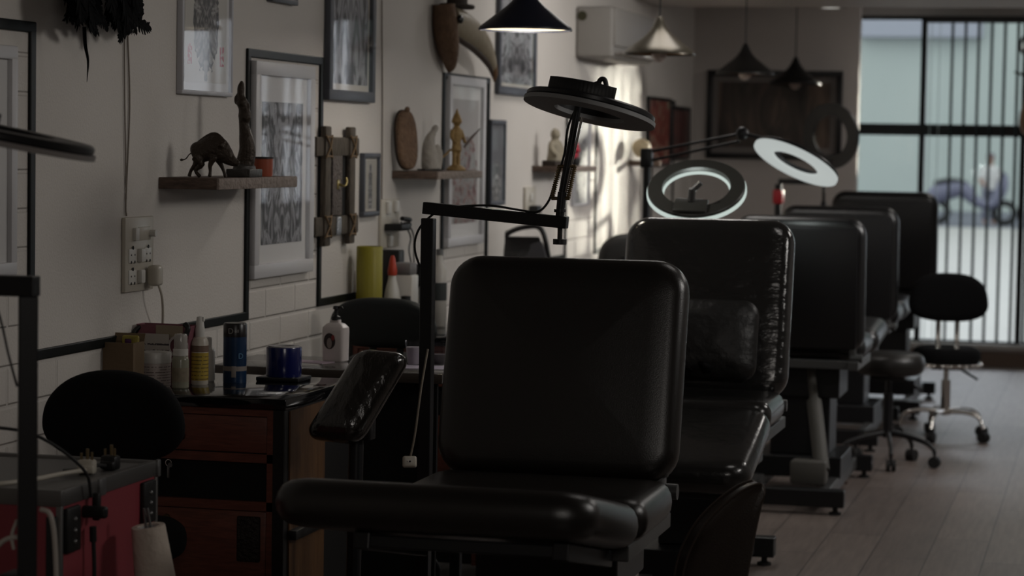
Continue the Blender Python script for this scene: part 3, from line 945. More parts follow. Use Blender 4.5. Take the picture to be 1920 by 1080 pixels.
dl = atz(1558, 13, 2.15)
dn = thing('downlight', 'lit round downlight recessed in the ceiling beam', 'lamp', (dl.x, dl.y, 2.15))
part('trim_ring', WHITEP, dn, (annulus, .05, .062, -.006, .0, 40))
part('diffuser', mat('downlight_glow', (.8, .8, .8), .4, emit=(1, .98, .92), estr=.6), dn, (lathe, [(.001, -.004), (.05, -.004), (.05, .0)], 40))

# --------------------------------------------------------- tattoo chairs
def tattoo_chair(label, loc, rz, upm, back_h=.50, back_bot=.655, tilt=12, leg_tilt=10, leg_w=.33, leg_l=.47, seat_z=.665, half=.28, legm=None, backm=None, dz=0., flare=0., by=.14, skew=0., bw=.235, bx=0., actuator=False):
    """sitter faces local -y; hinge between seat and back on y = 0"""
    t = thing('tattoo_chair', label, 'chair', loc, rz, 'tattoo chairs in a row down the room')
    BL = BLACK
    FRM = mat('chair_frame_grey', (.085, .085, .085), .42, .5)
    # base
    for y in (by - .55, by + .55):
        k = part('cross_bar', BL, t, (box, bx - bw, bx + bw, y - .03, y + .03, .030, .097, .004), sm=False)
        for s in (-1, 1):
            part('foot', RUBBER, k, (lathe, [(.024, 0), (.024, .009), (.010, .014), (.010, .031)], 16, {'M': T(bx + s * (bw - .035), y, 0)}))
    for s in (-1, 1):
        part('side_rail', FRM, t, (box, bx + s * (bw - .085) - .02, bx + s * (bw - .085) + .02, by - .525, by + .525, .040, .092, .004), sm=False)
    part('pedestal', BL, t, (box, bx - bw + .06, bx + bw - .06, by - .26, by + .16, .085, .17, .004), (box, -.12, .12, by - .16, by + .10, .17, seat_z - .13, .006), (box, -.16, .16, by - .18, by + .14, seat_z - .26, seat_z - .11, .006), sm=False)
    if actuator:
        part('actuator', mat('motor_grey', (.085, .08, .072), .6), t, (box, -.15, -.01, by + .36, by + .46, .095, .19, .012), (cyl, (-.13, by + .41, .15), (-.07, by + .22, .40), .030), (cyl, (-.07, by + .22, .40), (-.04, by + .13, seat_z - .12), .018))
    part('seat_frame', FRM, t, *[(box, s * .23 - .02, s * .23 + .02, -.37, .12, seat_z - .13, seat_z - .095, .003) for s in (-1, 1)], *[(box, -.23, .23, y - .02, y + .02, seat_z - .13, seat_z - .095, .003) for y in (-.33, .06)], sm=False)
    part('seat', upm, t, (cushion, half, .185, .05, .092, .042, .010, {'M': T(0, -.175, seat_z - .05 + dz)}))
    # backrest
    Mb = T(0, .025, back_bot, rx=R(-tilt))
    bk_ = part('backrest', backm or upm, t, (cushion, half, back_h / 2, .075, .088, .040, .012, {'M': Mb @ T(0, 0, back_h / 2, rx=R(90))}))
    part('back_board', BL, t, (box, -half + .03, half - .03, .038, .056, .02, back_h - .04, .006, {'M': Mb}), label='black board behind the backrest')
    for s in (-1, 1):
        part('hinge', FRM, t, (cyl, (s * (half - .05), .06, back_bot - .02), (s * (half - .005), .06, back_bot - .02), .018), (box, s * (half - .045) - .012, s * (half - .045) + .012, .02, .075, seat_z - .12, back_bot + .06, .003))
    # leg rest
    Ml = T(0, -.375, seat_z - .055, rx=-R(leg_tilt))
    part('leg_rest', legm or upm, t, (cushion, leg_w, leg_l / 2, .07, .094, .045, .008, {'M': Ml @ T(0, -leg_l / 2, .0), 'deform': lambda v: Vector((v.x * (1 + flare * (.5 - v.y / leg_l)) + skew * (.5 - v.y / leg_l), v.y, v.z))}))
    part('leg_frame', BLACK, t, *[(box, s * .2 - .016, s * .2 + .016, -leg_l + .06, .02, -.085, -.05, .003, {'M': Ml}) for s in (-1, 1)], (box, -.2, .2, -leg_l + .07, -leg_l + .10, -.08, -.055, .003, {'M': Ml}), sm=False)
    return t


tattoo_chair('nearest brown black leather tattoo chair, its leg rest raised towards us', (-1.206, 5.24, 0), 0, LEATHER, back_h=.51, back_bot=.645, tilt=14, leg_tilt=11, leg_w=.284, flare=.17, skew=-.062)
tattoo_chair('second tattoo chair wrapped in shiny film, with square cushion against its back', (-1.218, 7.30, 0), 0, LEATHC, back_h=.56, back_bot=.63, tilt=12, leg_tilt=-14, leg_w=.280, leg_l=.5, half=.266, backm=LEATHW, bw=.185, bx=-.035)
tattoo_chair('third tattoo chair, matt black back to us, just behind the film wrapped one', (-1.20, 9.55, 0), PI, LEATHB, back_h=.54, back_bot=.60, tilt=5, leg_tilt=4, leg_w=.28, half=.265, by=-.19, actuator=True)
tattoo_chair('fourth tattoo chair seen from behind, its top edge glowing under the lit ring lamp', (-1.262, 11.55, 0), PI, LEATHB, back_h=.55, back_bot=.585, tilt=5, leg_tilt=2, leg_w=.29, half=.283, by=-.19)
tattoo_chair('farthest tattoo chair, its dark back standing before the window', (-1.18, 12.98, 0), PI, LEATHB, back_h=.53, back_bot=.655, tilt=5, leg_tilt=0, leg_w=.29, half=.283, seat_z=.70, by=-.19)

# cushion and cloth on the second chair
tag(part('cushion', mat('wrinkled_cushion_leather', (.012, .0115, .011), .42, bump=.55, bscale=22), None,
         (cushion, .17, .125, .05, .075, .05, .03, {'M': T(-1.19, 7.135, .822, rx=R(76)), 'n': 8})),
    'square wrinkled black leather cushion leaning on the film wrapped chair', 'cushion')
cl = bmesh.new()
rnd = random.Random(4)
for i in range(9):
    c = Vector((-1.30 + rnd.uniform(-.07, .12), 7.055 + rnd.uniform(-.02, .03), .71 + rnd.uniform(0, .028)))
    ps = [c + Vector((rnd.uniform(-.06, .06), rnd.uniform(-.035, .02), rnd.uniform(-.012, .03))) for _ in range(4)]
    loft(cl, ps, [(.010, .006), (.018, .010), (.016, .009), (.006, .004)], 9, k=3)
clo = obj('crumpled_cloth', cl, FABRIC)
remesh(clo, .006, 1)
tag(clo, 'crumpled black cloth lying on the second chair seat before the cushion', 'cloth')

# arm rest on its stand
ar = thing('arm_rest', 'film wrapped black arm rest pad on a stand, left of nearest chair', 'arm rest', (-1.75, 5.5, 0))
part('pad', FILM, ar, (cushion, .068, .120, .034, .07, .032, .012, {'M': T(.0, 0, .787) @ Matrix.Rotation(R(4), 4, 'Y') @ Matrix.Rotation(R(64), 4, 'X'), 'n': 8,
                                                                      'deform': lambda v: Vector((v.x * (1 - .25 * v.y) + .36 * v.y, v.y, v.z))}))
part('post', BLACK, ar, (cyl, (-.01, .0, .03), (-.01, .02, .70), .018), (box, -.05, .03, .005, .05, .68, .74, .004))
part('base', BLACK, ar, (lathe, [(.075, 0), (.075, .012), (.03, .03), (.02, .05)], 32, {'M': T(-.01, .0, 0)}))

# ------------------------------------------------------------ ring lamps
LED_OFF = mat('diffuser_unlit', (.24, .24, .24), .5)
LED_ON = mat('diffuser_lit', (.03, .03, .03), .6, spec=0., emit=(.86, 1., .93), estr=.60)
LED_ON2 = mat('diffuser_lit_bright', (.03, .03, .03), .6, spec=0., emit=(.93, 1., .97), estr=.46)
HOUS = mat('ring_housing', (.012, .012, .013), .3)
HOUSG = mat('ring_housing_smoke', (.055, .055, .05), .35)


def ring_head(t, M, led, hous, R1=.160, R0=.098, box_on=True):
    h = part('ring_head', hous, t, (annulus, R0, R1, 0, .016, 80, {'M': M, 'bev': .004}))
    part('diffuser', led, h, (annulus, R0 - .005, R1 + .004, -.010, .0, 80, {'M': M}), label='white ring diffuser')
    if box_on:
        bm = bmesh.new()
        for a in range(238, 304, 4):
            box(bm, -.0068, .0068, R0 + .004, R1 - .012, .014, .044, .001, M @ Matrix.Rotation(R(a - 90), 4, 'Z'))
        obj('driver_box', bm, BLACKP, h)
    return h


def post(t, x, y, z1, s=.0155, rz=0.):
    part('pole', BLACK, t, (box, -s, s, -s, s, .02, z1, .002, {'M': T(x, y, 0, rz=rz)}), sm=False)
    part('floor_base', BLACK, t, (box, -.06, .08, -.08, .10, 0, .02, .004, {'M': T(x, y, 0, rz=rz)}))


# lamp over the nearest chair
LY = 5.6
lb = thing('ring_lamp', 'unlit black ring lamp on square arm above the nearest chair', 'lamp', (0, LY, 0))
pp = aty(804, 400, LY)
post(lb, pp.x, 0, pp.z - .012)
e0, e1 = aty(795, 390, LY), aty(1064, 418, LY)
ang = math.atan2(e0.z - e1.z, e1.x - e0.x)
La = (e1 - e0).length
Marm = T(e0.x, 0, e0.z, ry=ang)
part('cross_arm', BLACK, lb, (box, 0, La, -.015, .015, -.014, .015, .002, {'M': Marm}), sm=False)
part('clamp_screw', BLACKP, lb, (cyl, (La - .016, 0, -.045), (La - .016, 0, -.012), .006), (cyl, (La - .016, 0, -.05), (La - .016, 0, -.040), .0165), {'M': None}) if False else part('clamp_screw', BLACKP, lb, (cyl, (0, 0, -.030), (0, 0, 0), .006, {'M': T(La * math.cos(ang) + e0.x - .018, 0, e1.z - .012)}), (cyl, (0, 0, -.040), (0, 0, -.027), .0165, {'M': T(La * math.cos(ang) + e0.x - .018, 0, e1.z - .012)}))
j0, j1, j2 = aty(1049, 412, LY), aty(1054, 360, LY), aty(1086, 188, LY)
L3 = lambda v: (v.x, 0, v.z)
part('swivel_socket', BLACK, lb, (cyl, L3(j0), L3(j1), .0105), (cyl, L3(aty(1050, 398, LY)), L3(aty(1050, 392, LY)), .0145))
d = (j2 - j1).normalized()
part('spring_arm', BLACK, lb, (cyl, L3(j1), L3(j2), .0085))
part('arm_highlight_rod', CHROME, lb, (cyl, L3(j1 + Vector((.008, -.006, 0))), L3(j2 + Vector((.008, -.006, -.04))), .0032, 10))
for s in (-1, 1):
    a, b_ = aty(1050 + s * 15, 371, LY), aty(1063 + s * 14, 313, LY)
    pts = []
    for i in range(0, 121):
        u = i / 120; c = a.lerp(b_, u)
        pts.append((c.x + .0052 * math.cos(u * 2 * PI * 15), .0052 * math.sin(u * 2 * PI * 15), c.z))
    part('spring', BRASS, lb, (tube, pts, .0016, {'n': 6, 'k': 0}), (cyl, L3(a), L3(b_), .0032))
for cx, cy in ((1051, 372), (1063, 312)):
    part('spring_pin', BRASS, lb, (cyl, L3(aty(cx - 17, cy, LY)), L3(aty(cx + 17, cy, LY)), .0042))
hc = aty(1106, 206, LY)
ring_head(lb, T(hc.x, 0, hc.z, rx=R(-10)) @ Matrix.Rotation(R(9.8), 4, 'Y'), LED_OFF, HOUS, R1=.156, R0=.090)
part('head_bracket', BLACK, lb, (box, -.02, .02, -.02, .02, -.01, .03, .004, {'M': T(j2.x, 0, j2.z)}), (cyl, (j2.x - .022, -.012, j2.z + .004), (j2.x + .03, -.012, j2.z + .004), .008), (cyl, (j2.x - .03, -.015, j2.z + .016), (j2.x - .012, -.015, j2.z + .02), .006))
part('bracket_screw', BRASS, lb, (cyl, (j2.x - .018, -.024, j2.z + .02), (j2.x - .006, -.024, j2.z + .02), .006))
part('handle', BLACKP, lb, (tube, [L3(aty(1122, 172, LY)), L3(aty(1124, 152, LY)), L3(aty(1134, 150, LY)), L3(aty(1139, 175, LY))], .006))
part('lamp_cable', RUBBER, lb, (tube, [L3(aty(1128, 151, LY)), L3(aty(1108, 160, LY)), L3(aty(1092, 182, LY)), L3(aty(1066, 235, LY)), L3(aty(1058, 290, LY)), L3(aty(1040, 345, LY)), L3(aty(1028, 378, LY)), L3(aty(1008, 397, LY)), L3(aty(975, 394, LY)), L3(aty(925, 386, LY)), L3(aty(880, 386, LY)), L3(aty(830, 392, LY)), L3(aty(797, 415, LY)), L3(aty(781, 440, LY)), L3(aty(778, 470, LY)), L3(aty(790, 510, LY)), L3(aty(800, 560, LY))], .0028))

# foreground lamp at the left edge
LY = 3.9
la = thing('ring_lamp', 'unlit black ring lamp nearest to us, cut by the left edge', 'lamp', (0, LY, 0))
pp = aty(53, 555, LY)
post(la, pp.x, 0, pp.z, .0168, R(28))
e1 = aty(69, 537, LY)
part('cross_arm', BLACK, la, (box, -.50, 0, -.0175, .0175, -.018, .018, .002, {'M': T(e1.x, 0, e1.z, rz=R(3))}), sm=False)
hc = aty(-32, 250, LY)
ring_head(la, T(hc.x, 0, hc.z, rx=R(-3)) @ Matrix.Rotation(R(10.5), 4, 'Y'), mat('diffuser_unlit_grey', (.22, .2, .19), .45), HOUS, R1=.197, R0=.125)
part('spring_arm', BLACK, la, (cyl, (e1.x - .4, 0, e1.z), (hc.x - .05, 0, hc.z + .03), .009), (box, hc.x - .09, hc.x - .01, -.03, .03, hc.z + .015, hc.z + .05, .004))
part('clamp', BLACKP, la, (box, -.03, .02, -.03, .03, .50, .545, .006, {'M': T(pp.x - .012, 0, .08)}), (cyl, (pp.x - .03, -.03, .60), (pp.x + .012, -.05, .58), .014))
part('clamp_lever', GREYM, la, (tube, [(pp.x - .004, -.05, .60), (pp.x + .006, -.055, .57), (pp.x + .018, -.055, .548)], .004))
part('white_cable', mat('cable_white', (.42, .38, .34), .5), la, (tube, [L3(aty(-20, 1040, LY)), L3(aty(10, 1012, LY)), L3(aty(40, 1008, LY)), L3(aty(55, 1018, LY))], .0045),
     (tube, [L3(aty(76, 955, LY)), L3(aty(92, 962, LY)), L3(aty(100, 990, LY)), L3(aty(104, 1040, LY)), L3(aty(106, 1110, LY))], .0045), (tube, [L3(aty(32, 975, LY)), L3(aty(22, 1005, LY)), L3(aty(26, 1030, LY))], .003))
part('black_cable', RUBBER, la, (tube, [L3(aty(-10, 560, LY)), L3(aty(4, 610, LY)), L3(aty(16, 665, LY)), L3(aty(32, 725, LY))], .0022))

# lit ring lamp behind the second chair
LY = 7.78
lc = thing('ring_lamp', 'lit ring lamp turned face down behind the film wrapped chair', 'lamp', (0, LY, 0))
hc = aty(1306, 357, LY)
Mh = T(hc.x, 0, hc.z, rx=R(34)) @ Matrix.Rotation(R(1.5), 4, 'Y')
RING_ON = [(Matrix.Translation((0, LY, 0)) @ Mh, .7)]
ring_head(lc, Mh, LED_ON, HOUSG, R1=.160, R0=.112, box_on=False)
part('driver_box', HOUSG, lc, (box, -.055, .055, -.155, -.085, .016, .03, .006, {'M': Mh}))
part('pivot', GREYM, lc, (cyl, (0, -.10, .03), (.004, -.09, .07), .012, {'M': Mh}), (cyl, (.0, -.09, .06), (.03, -.075, .085), .010, {'M': Mh}))
b0 = aty(1301, 400, LY)
part('head_bracket', GREYM, lc, (box, b0.x - .016, b0.x + .016, -.10, -.075, b0.z - .08, b0.z + .022, .004))
part('pole', BLACK, lc, (cyl, (b0.x + .06, -.088, .0), (b0.x + .06, -.088, b0.z - .06), .011), (cyl, (b0.x - .01, -.088, b0.z - .07), (b0.x + .065, -.088, b0.z - .07), .010))
part('floor_base', BLACK, lc, (lathe, [(.045, 0), (.045, .012), (.012, .02)], 28, {'M': T(b0.x + .06, -.075, 0)}))

# boom lamp with the bright ring
LY = 9.2
ld = thing('ring_lamp', 'brightly lit ring lamp tilted on a long double boom arm', 'lamp', (0, LY, 0))
pj = aty(1213, 300, LY)
post(ld, pj.x, 0, pj.z, .011)
jt, hj = aty(1392, 250, LY), aty(1418, 262, LY)
part('boom_joint', BLACK, ld, (box, pj.x - .022, pj.x + .022, -.03, .03, pj.z - .03, pj.z + .045, .006))
part('elbow_joint', BLACK, ld, (ball, L3(jt), (.026, .02, .026)))
part('boom_arm', BLACK, ld, (cyl, L3(pj + Vector((0, 0, .03))), L3(jt), .0055))
part('boom_arm', BLACK, ld, (cyl, L3(pj + Vector((0, 0, -.005))), L3(jt + Vector((-.01, 0, -.03))), .0055))
part('head_arm', BLACK, ld, (cyl, L3(jt), L3(hj + Vector((.05, .02, .0))), .008))
hc = aty(1493, 303, LY)
Mh = T(hc.x, 0, hc.z) @ Matrix.Rotation(R(22.5), 4, 'Y') @ Matrix.Rotation(R(-20), 4, 'X')
RING_ON.append((Matrix.Translation((0, LY, 0)) @ Mh, .9))
ring_head(ld, Mh, LED_ON2, HOUS, R1=.170, R0=.098, box_on=False)
part('shade_bracket', BLACK, ld, (box, -.03, .03, .10, .16, .016, .04, .004, {'M': Mh @ Matrix.Rotation(R(60), 4, 'Z')}))

# far unlit ring lamp
LY = 12.78
le = thing('ring_lamp', 'unlit dark ring lamp facing us, left of the window', 'lamp', (0, LY, 0))
pj = aty(1460, 345, LY)
post(le, pj.x, 0, pj.z, .017)
ea = aty(1545, 338, LY)
part('cross_arm', BLACK, le, (box, pj.x, ea.x, -.014, .014, pj.z - .0, pj.z + .028, .002), sm=False)
part('clip', mat('red_plastic', (.42, .022, .03), .35), le, (box, pj.x - .028, pj.x + .028, -.028, .028, pj.z - .105, pj.z - .03, .008), label='red clip on the pole')
hc = aty(1558, 255, LY)
Mh = T(hc.x, 0, hc.z, rx=R(-78)) @ Matrix.Rotation(R(-14), 4, 'Y')
Mh = T(hc.x, 0, hc.z) @ Matrix.Rotation(R(-28), 4, 'Z') @ Matrix.Rotation(R(-86), 4, 'X')
ring_head(le, Mh, mat('diffuser_dark', (.03, .03, .03), .4), HOUS, R1=.172, R0=.112, box_on=False)
part('stem', BLACK, le, (cyl, (ea.x, 0, ea.z - .12), (ea.x, 0, hc.z - .14), .009), (cyl, (ea.x - .012, 0, ea.z - .13), (ea.x + .012, 0, ea.z - .13), .018), (box, ea.x - .03, hc.x, -.012, .012, hc.z - .16, hc.z - .13, .003))

# ----------------------------------------------------------------- desks
DRED = wood_mat('red_brown_drawer_wood', (.10, .031, .020), (.18, .056, .034), 10, (2, 2, 14), .45, .1)
SIDEW = wood_mat('orange_side_wood', (.075, .032, .010), (.125, .058, .018), 9, (10, 10, 1), .5, .1)
TOPB = mat('black_glass_top', (.006, .006, .007), .07, spec=.6, coat=.3)


def desk(label, y0, detail=True):
    """drawer unit against the left wall, drawers face the viewer's end of the room"""
    t = thing('drawer_desk', label, 'desk', (WX + .003, y0, 0))
    W_, D_ = .487, .55
    part('desk_top', TOPB, t, (box, 0, W_, 0, D_, .752, .78, .003))
    part('carcass', BLACKP, t, (box, 0, W_ - .004, .03, D_ - .01, .05, .752), (box, W_ - .034, W_ - .004, .004, .034, 0, .752, .002), (box, W_ - .034, W_ - .004, D_ - .04, D_ - .01, 0, .752, .002), (box, 0, .03, .004, .034, 0, .752, .002), sm=False)
    part('side_panel', SIDEW, t, (box, W_ - .006, W_, .036, .30, .06, .748), sm=False)
    part('side_ledge', BLACKP, t, (box, W_ - .002, W_ + .02, .03, .30, .435, .458, .002))
    part('front_frame', DRED, t, (box, .03, W_ - .034, .008, .034, .735, .752), (box, .03, W_ - .034, .008, .034, .622, .643), (box, .03, W_ - .034, .008, .034, .505, .527), (box, .03, .045, .008, .034, .05, .735), (box, W_ - .05, W_ - .034, .008, .034, .05, .735), sm=False)
    part('shelf_recess', mat('recess_black', (.003, .003, .003), .9), t, (box, .045, W_ - .05, .022, .04, .527, .622), sm=False)
    for i, (z0, z1) in enumerate(((.645, .733), (.29, .503))):
        k = part('drawer', DRED, t, (box, .047, W_ - .052, .012, .03, z0, z1, .003))
        part('drawer_gap', mat('recess_black', (.003, .003, .003), .9), k, (box, .045, W_ - .05, .016, .028, z0 - .002, z1 + .002), sm=False)
        if i == 0:
            part('handle', mat('dark_iron', (.03, .025, .02), .4, .7), k, (cushion, .035, .012, .01, .004, .002, .001, {'M': T(.19, .010, z0 + .035, rx=R(90))}), (tube, [(.165, .008, z0 + .035), (.168, -.008, z0 + .028), (.212, -.008, z0 + .028), (.215, .008, z0 + .035)], .003))
            part('lock', BRASS, k, (cyl, (.19, .012, z1 - .02), (.19, .008, z1 - .02), .007))
        elif detail:
            part('ornate_plate', mat('ornate_iron', (.035, .028, .024), .45, .6, bump=1., bscale=130, var=.5, vscale=90), k, (box, .362, .422, .006, .013, z0 + .09, z1 - .012, .004))
    if detail:
        kk = thing('key_ring', 'small bunch of metal keys hanging at the dark desk recess', 'keys', (WX + .003, y0, 0))
        part('ring', CHROME, kk, (annulus, .007, .0085, -.001, .001, 20, {'M': T(.185, .006, .612, rx=R(90))}))
        part('key', GREYM, kk, (box, .182, .188, .003, .006, .575, .606, .001), (cyl, (.19, .003, .607), (.19, .006, .607), .006))
        kk2 = thing('key_tag', 'key with small pale tag hanging from the lower drawer lock', 'keys', (WX + .003, y0, 0))
        part('key', BRASS, kk2, (cyl, (.18, .012, .478), (.18, .004, .478), .008), (box, .177, .183, .004, .007, .45, .475, .001))
        part('tag', mat('tag_grey', (.25, .24, .22), .6), kk2, (box, .155, .178, .0035, .0055, .42, .452, .001, {'M': T(0, 0, 0, ry=R(0))}))
    return t


desk('black topped desk with red brown drawers at the left, bottles on it', 5.43)
desk('black topped drawer desk behind the second stool, with yellow cylinder', 7.365, False)
desk('black topped drawer desk farther back, carrying the black bag', 9.22, False)

tb = thing('side_table', 'dark table with grey top behind the nearest desk, holding pump bottle', 'table', (WX + .003, 6.2, 0))
part('table_top', mat('grey_glossy_top', (.10, .095, .09), .12, spec=.6), tb, (box, 0, .66, 0, .36, .752, .78, .004))
part('top_edge', mat('edge_band', (.05, .038, .03), .4), tb, (box, .0, .66, -.004, .0, .752, .779, .001))
part('front_panel', mat('recess_black', (.003, .003, .003), .9), tb, (box, .02, .64, .02, .035, .03, .752), sm=False)  # black sheet standing in for the deep shade under the table
for x in (.03, .60):
    for y in (.03, .31):
        part('leg', BLACKP, tb, (box, x, x + .03, y + .006, y + .036, 0, .752, .002), sm=False)

# ------------------------------------------- things on the nearest desk
DZ = .78


def stand(name, label, cat, px, py, z=DZ, rz=0., y=None, group=None):
    v = atz(px, py, z)
    return thing(name, label, cat, (v.x, v.y, z), rz, group), v


def text_on(t, txt, size, r, z, ang, m, name='lettering', M=None):
    """small raised lettering wrapped flat on a curved front at angle ang (0 faces -y)"""
    bm = text_bm(txt, size, .0004, T(0, 0, 0) @ Matrix.Rotation(ang, 4, 'Z') @ Matrix.Translation((0, -r - .0003, z)) @ Matrix.Rotation(R(90), 4, 'X'))
    return obj(name, bm, m, t, sm=False)


INK = mat('print_grey', (.30, .29, .28), .6)
t, v = stand('ointment_jar', 'wide white ointment jar with printed label, front of the bottles', 'jar', 291, 725)
part('jar', label_mat('jar_label', (.50, .43, .40), (.16, .12, .11), .004, .058, 8, .56), t, (lathe, [(.036, 0), (.0385, .004), (.0385, .06), (.035, .063)], 36))
part('lid', WHITEP, t, (lathe, [(.039, .061), (.0395, .064), (.0395, .084), (.037, .088), (.001, .089)], 36))
t, v = stand('foam_pump_bottle', 'clear foam pump bottle with pale cap next to the white jar', 'bottle', 338, 728)
part('bottle', mat('cloudy_clear', (.34, .33, .25), .2, trans=.25), t, (lathe, [(.019, 0), (.0215, .003), (.0215, .07), (.019, .08), (.015, .084)], 28))
part('label', mat('foam_label', (.24, .20, .14), .5, var=.5, vscale=70), t, (lathe, [(.0218, .018), (.0218, .052)], 28, {'cap0': False, 'cap1': False}))
part('collar', WHITEP, t, (lathe, [(.019, .082), (.019, .098), (.015, .1)], 28))
part('cap', mat('clear_cap', (.52, .49, .45), .15, trans=.3), t, (lathe, [(.0165, .098), (.017, .13), (.0145, .136), (.001, .137)], 28))
t, v = stand('spray_bottle', 'yellow labelled spray bottle with white spray top', 'bottle', 374, 721)
part('bottle', mat('spray_body', (.52, .47, .40), .35), t, (lathe, [(.020, 0), (.022, .003), (.022, .108), (.018, .118), (.011, .122)], 28))
part('label', label_mat('yellow_label', (.40, .28, .035), (.14, .09, .02), .014, .08, 7, .6), t, (lathe, [(.0224, .012), (.0224, .082)], 28, {'cap0': False, 'cap1': False}))
part('label_band', mat('brown_band', (.17, .11, .08), .5), t, (lathe, [(.0224, .084), (.0224, .1)], 28, {'cap0': False, 'cap1': False}))
part('spray_head', WHITEP, t, (lathe, [(.0115, .12), (.0125, .14), (.0105, .15), (.009, .166), (.008, .172), (.001, .174)], 24), (box, -.003, .012, -.005, .005, .160, .172, .002))
t, v = stand('white_bottle', 'plain white bottle half hidden behind the yellow spray bottle', 'bottle', 389, 714)
part('bottle', WHITEP, t, (lathe, [(.017, 0), (.019, .003), (.019, .078), (.014, .086), (.009, .088)], 28))
part('cap', WHITEP, t, (lathe, [(.0105, .088), (.0105, .112), (.001, .114)], 24))
t, v = stand('paper_canister', 'tall dark blue canister with black top band on the desk', 'canister', 440, 716)
part('tube', mat('canister_blue', (.007, .028, .075), .35), t, (lathe, [(.0295, 0), (.030, .002), (.030, .117), (.029, .118)], 40))
part('top_band', mat('canister_black', (.010, .008, .008), .3), t, (lathe, [(.0302, .117), (.0302, .148), (.028, .152), (.001, .152)], 40))
part('pale_stripe', mat('canister_stripe', (.24, .21, .19), .5), t, (lathe, [(.0303, .030), (.0303, .042)], 40, {'cap0': False, 'cap1': False}))
fa = -.36
text_on(t, 'D', .020, .0302, .126, fa + .34, INK)
text_on(t, 'uII', .011, .0302, .129, fa + .86, INK)
text_on(t, 'D', .020, .0302, .062, fa + 1.22, mat('print_blue', (.10, .22, .36), .5))
part('panel', mat('canister_stripe', (.24, .21, .19), .5), t, (box, -.006, .006, -.0308, -.0296, .014, .043, .0005, {'M': Matrix.Rotation(fa + .62, 4, 'Z')}))
v = atz(532, 712, DZ)
tl = thing('black_tile', 'black square coaster under the blue roll', 'coaster', (v.x, v.y, DZ))
part('tile', mat('slate_black', (.008, .008, .009), .3), tl, (box, -.058, .058, -.052, .052, 0, .010, .002))
t = thing('film_roll', 'dark blue barrier film roll standing on the black coaster', 'roll', (v.x, v.y, DZ + .010))
part('film', mat('blue_film', (.006, .010, .085), .22, coat=.3), t, (lathe, [(.0455, 0), (.0462, .002), (.0462, .074), (.0455, .076), (.030, .076), (.030, .0)], 48, {'cap0': False, 'cap1': False}))
part('core', mat('card_core', (.42, .40, .40), .7), t, (annulus, .027, .0405, -.0, .079, 48))
v = atz(200, 706, DZ)
t = thing('cardboard_box', 'open brown cardboard box with a yellow packet, left on desk', 'box', (WX + .047, 5.495, DZ), 0)
CARD = mat('cardboard', (.155, .105, .06), .8, bump=.2, bscale=40)
part('box', CARD, t, (box, -.044, .036, -.035, -.031, 0, .118), (box, -.044, .036, .031, .035, 0, .118), (box, -.044, -.040, -.031, .031, 0, .118), (box, .032, .036, -.031, .031, 0, .118), (box, -.044, .036, -.035, .035, 0, .004), sm=False)
part('flap', CARD, t, (box, -.044, .036, 0, .002, 0, .022, {'M': T(0, .033, .116, rx=R(-20))}), sm=False)
pk = thing('sweet_packet', 'yellow and purple packet peeking out of the cardboard box', 'packet', (WX + .058, 5.50, DZ + .004), R(4))
part('packet', mat('packet_yellow', (.30, .24, .04), .4, var=.5, vscale=60), pk, (cushion, .022, .064, .006, .008, .004, .003, {'M': T(0, 0, .066, rx=R(86))}))
part('purple_patch', mat('packet_purple', (.07, .015, .07), .5), pk, (box, -.010, .006, -.0105, -.0085, .106, .122, .002))
# printed paper bag
t = thing('paper_bag', 'pink and white printed paper bag standing against the left wall', 'bag', (WX + .082, 5.672, DZ), R(-3))
BAGW = label_mat('bag_white', (.45, .41, .37), (.07, .06, .06), .02, .115, 6, .50)
BAGP = mat('bag_pink', (.20, .07, .09), .6, var=.35, vscale=30)
bgm = bmesh.new()
rings(bgm, [[(x * s + o_, y * (1 - .35 * k), z) for x, y in rrect(.075, .030, .006, 2)] for z, s, k, o_ in ((0, .90, 0, 0), (.05, .93, .1, 0), (.1, .97, .3, 0), (.135, 1, .5, .003), (.150, 1.02, .4, .004))], None, True, False)
obj('bag', bgm, BAGP, t)
part('white_panel', BAGW, t, (box, -.062, .024, -.002, .0, .004, .128, {'M': T(0, -.0315, 0)}), sm=False)
part('tan_panel', mat('bag_tan', (.30, .24, .17), .7), t, (box, -.014, .06, -.001, .001, .118, .150, {'M': T(0, -.0285, 0)}), sm=False)
part('black_trim', BLACKP, t, (tube, [(-.062, -.02, .145), (-.074, -.028, .128), (-.07, -.030, .105), (-.074, -.030, .09)], .007))
part('black_trim', BLACKP, t, (tube, [(.062, -.022, .155), (.072, -.025, .145), (.068, -.027, .128)], .007))
part('round_motif', mat('bag_motif', (.50, .45, .43), .6), t, (annulus, .022, .028, -.001, .001, 32, {'M': T(.048, -.0315, .098, rx=R(90))}), label='white circle print')
v = atz(298, 708, DZ)
t = thing('dropper_bottle', 'small black dropper bottle with white nozzle behind the jar', 'bottle', (v.x, v.y, DZ))
part('bottle', label_mat('dropper_label', (.02, .022, .022), (.30, .32, .30), .012, .045, 5, .55), t, (lathe, [(.0125, 0), (.0135, .002), (.0135, .062), (.010, .068), (.007, .072)], 24))
part('nozzle', WHITEP, t, (lathe, [(.0105, .070), (.0105, .086), (.006, .089), (.004, .104), (.0015, .116)], 20))
v = atz(314, 703, DZ)
t = thing('green_capped_bottle', 'white bottle with tall green cap between jar and bag', 'bottle', (v.x, v.y, DZ))
part('bottle', WHITEP, t, (lathe, [(.015, 0), (.0165, .002), (.0165, .054), (.013, .06)], 24))
part('cap', mat('green_cap', (.006, .10, .03), .4), t, (lathe, [(.0135, .06), (.0135, .096), (.0125, .098), (.001, .098)], 28))
v = atz(252, 716, DZ)
t = thing('small_black_bottle', 'little black bottle left of the white jar', 'bottle', (v.x + .012, v.y + .05, DZ))
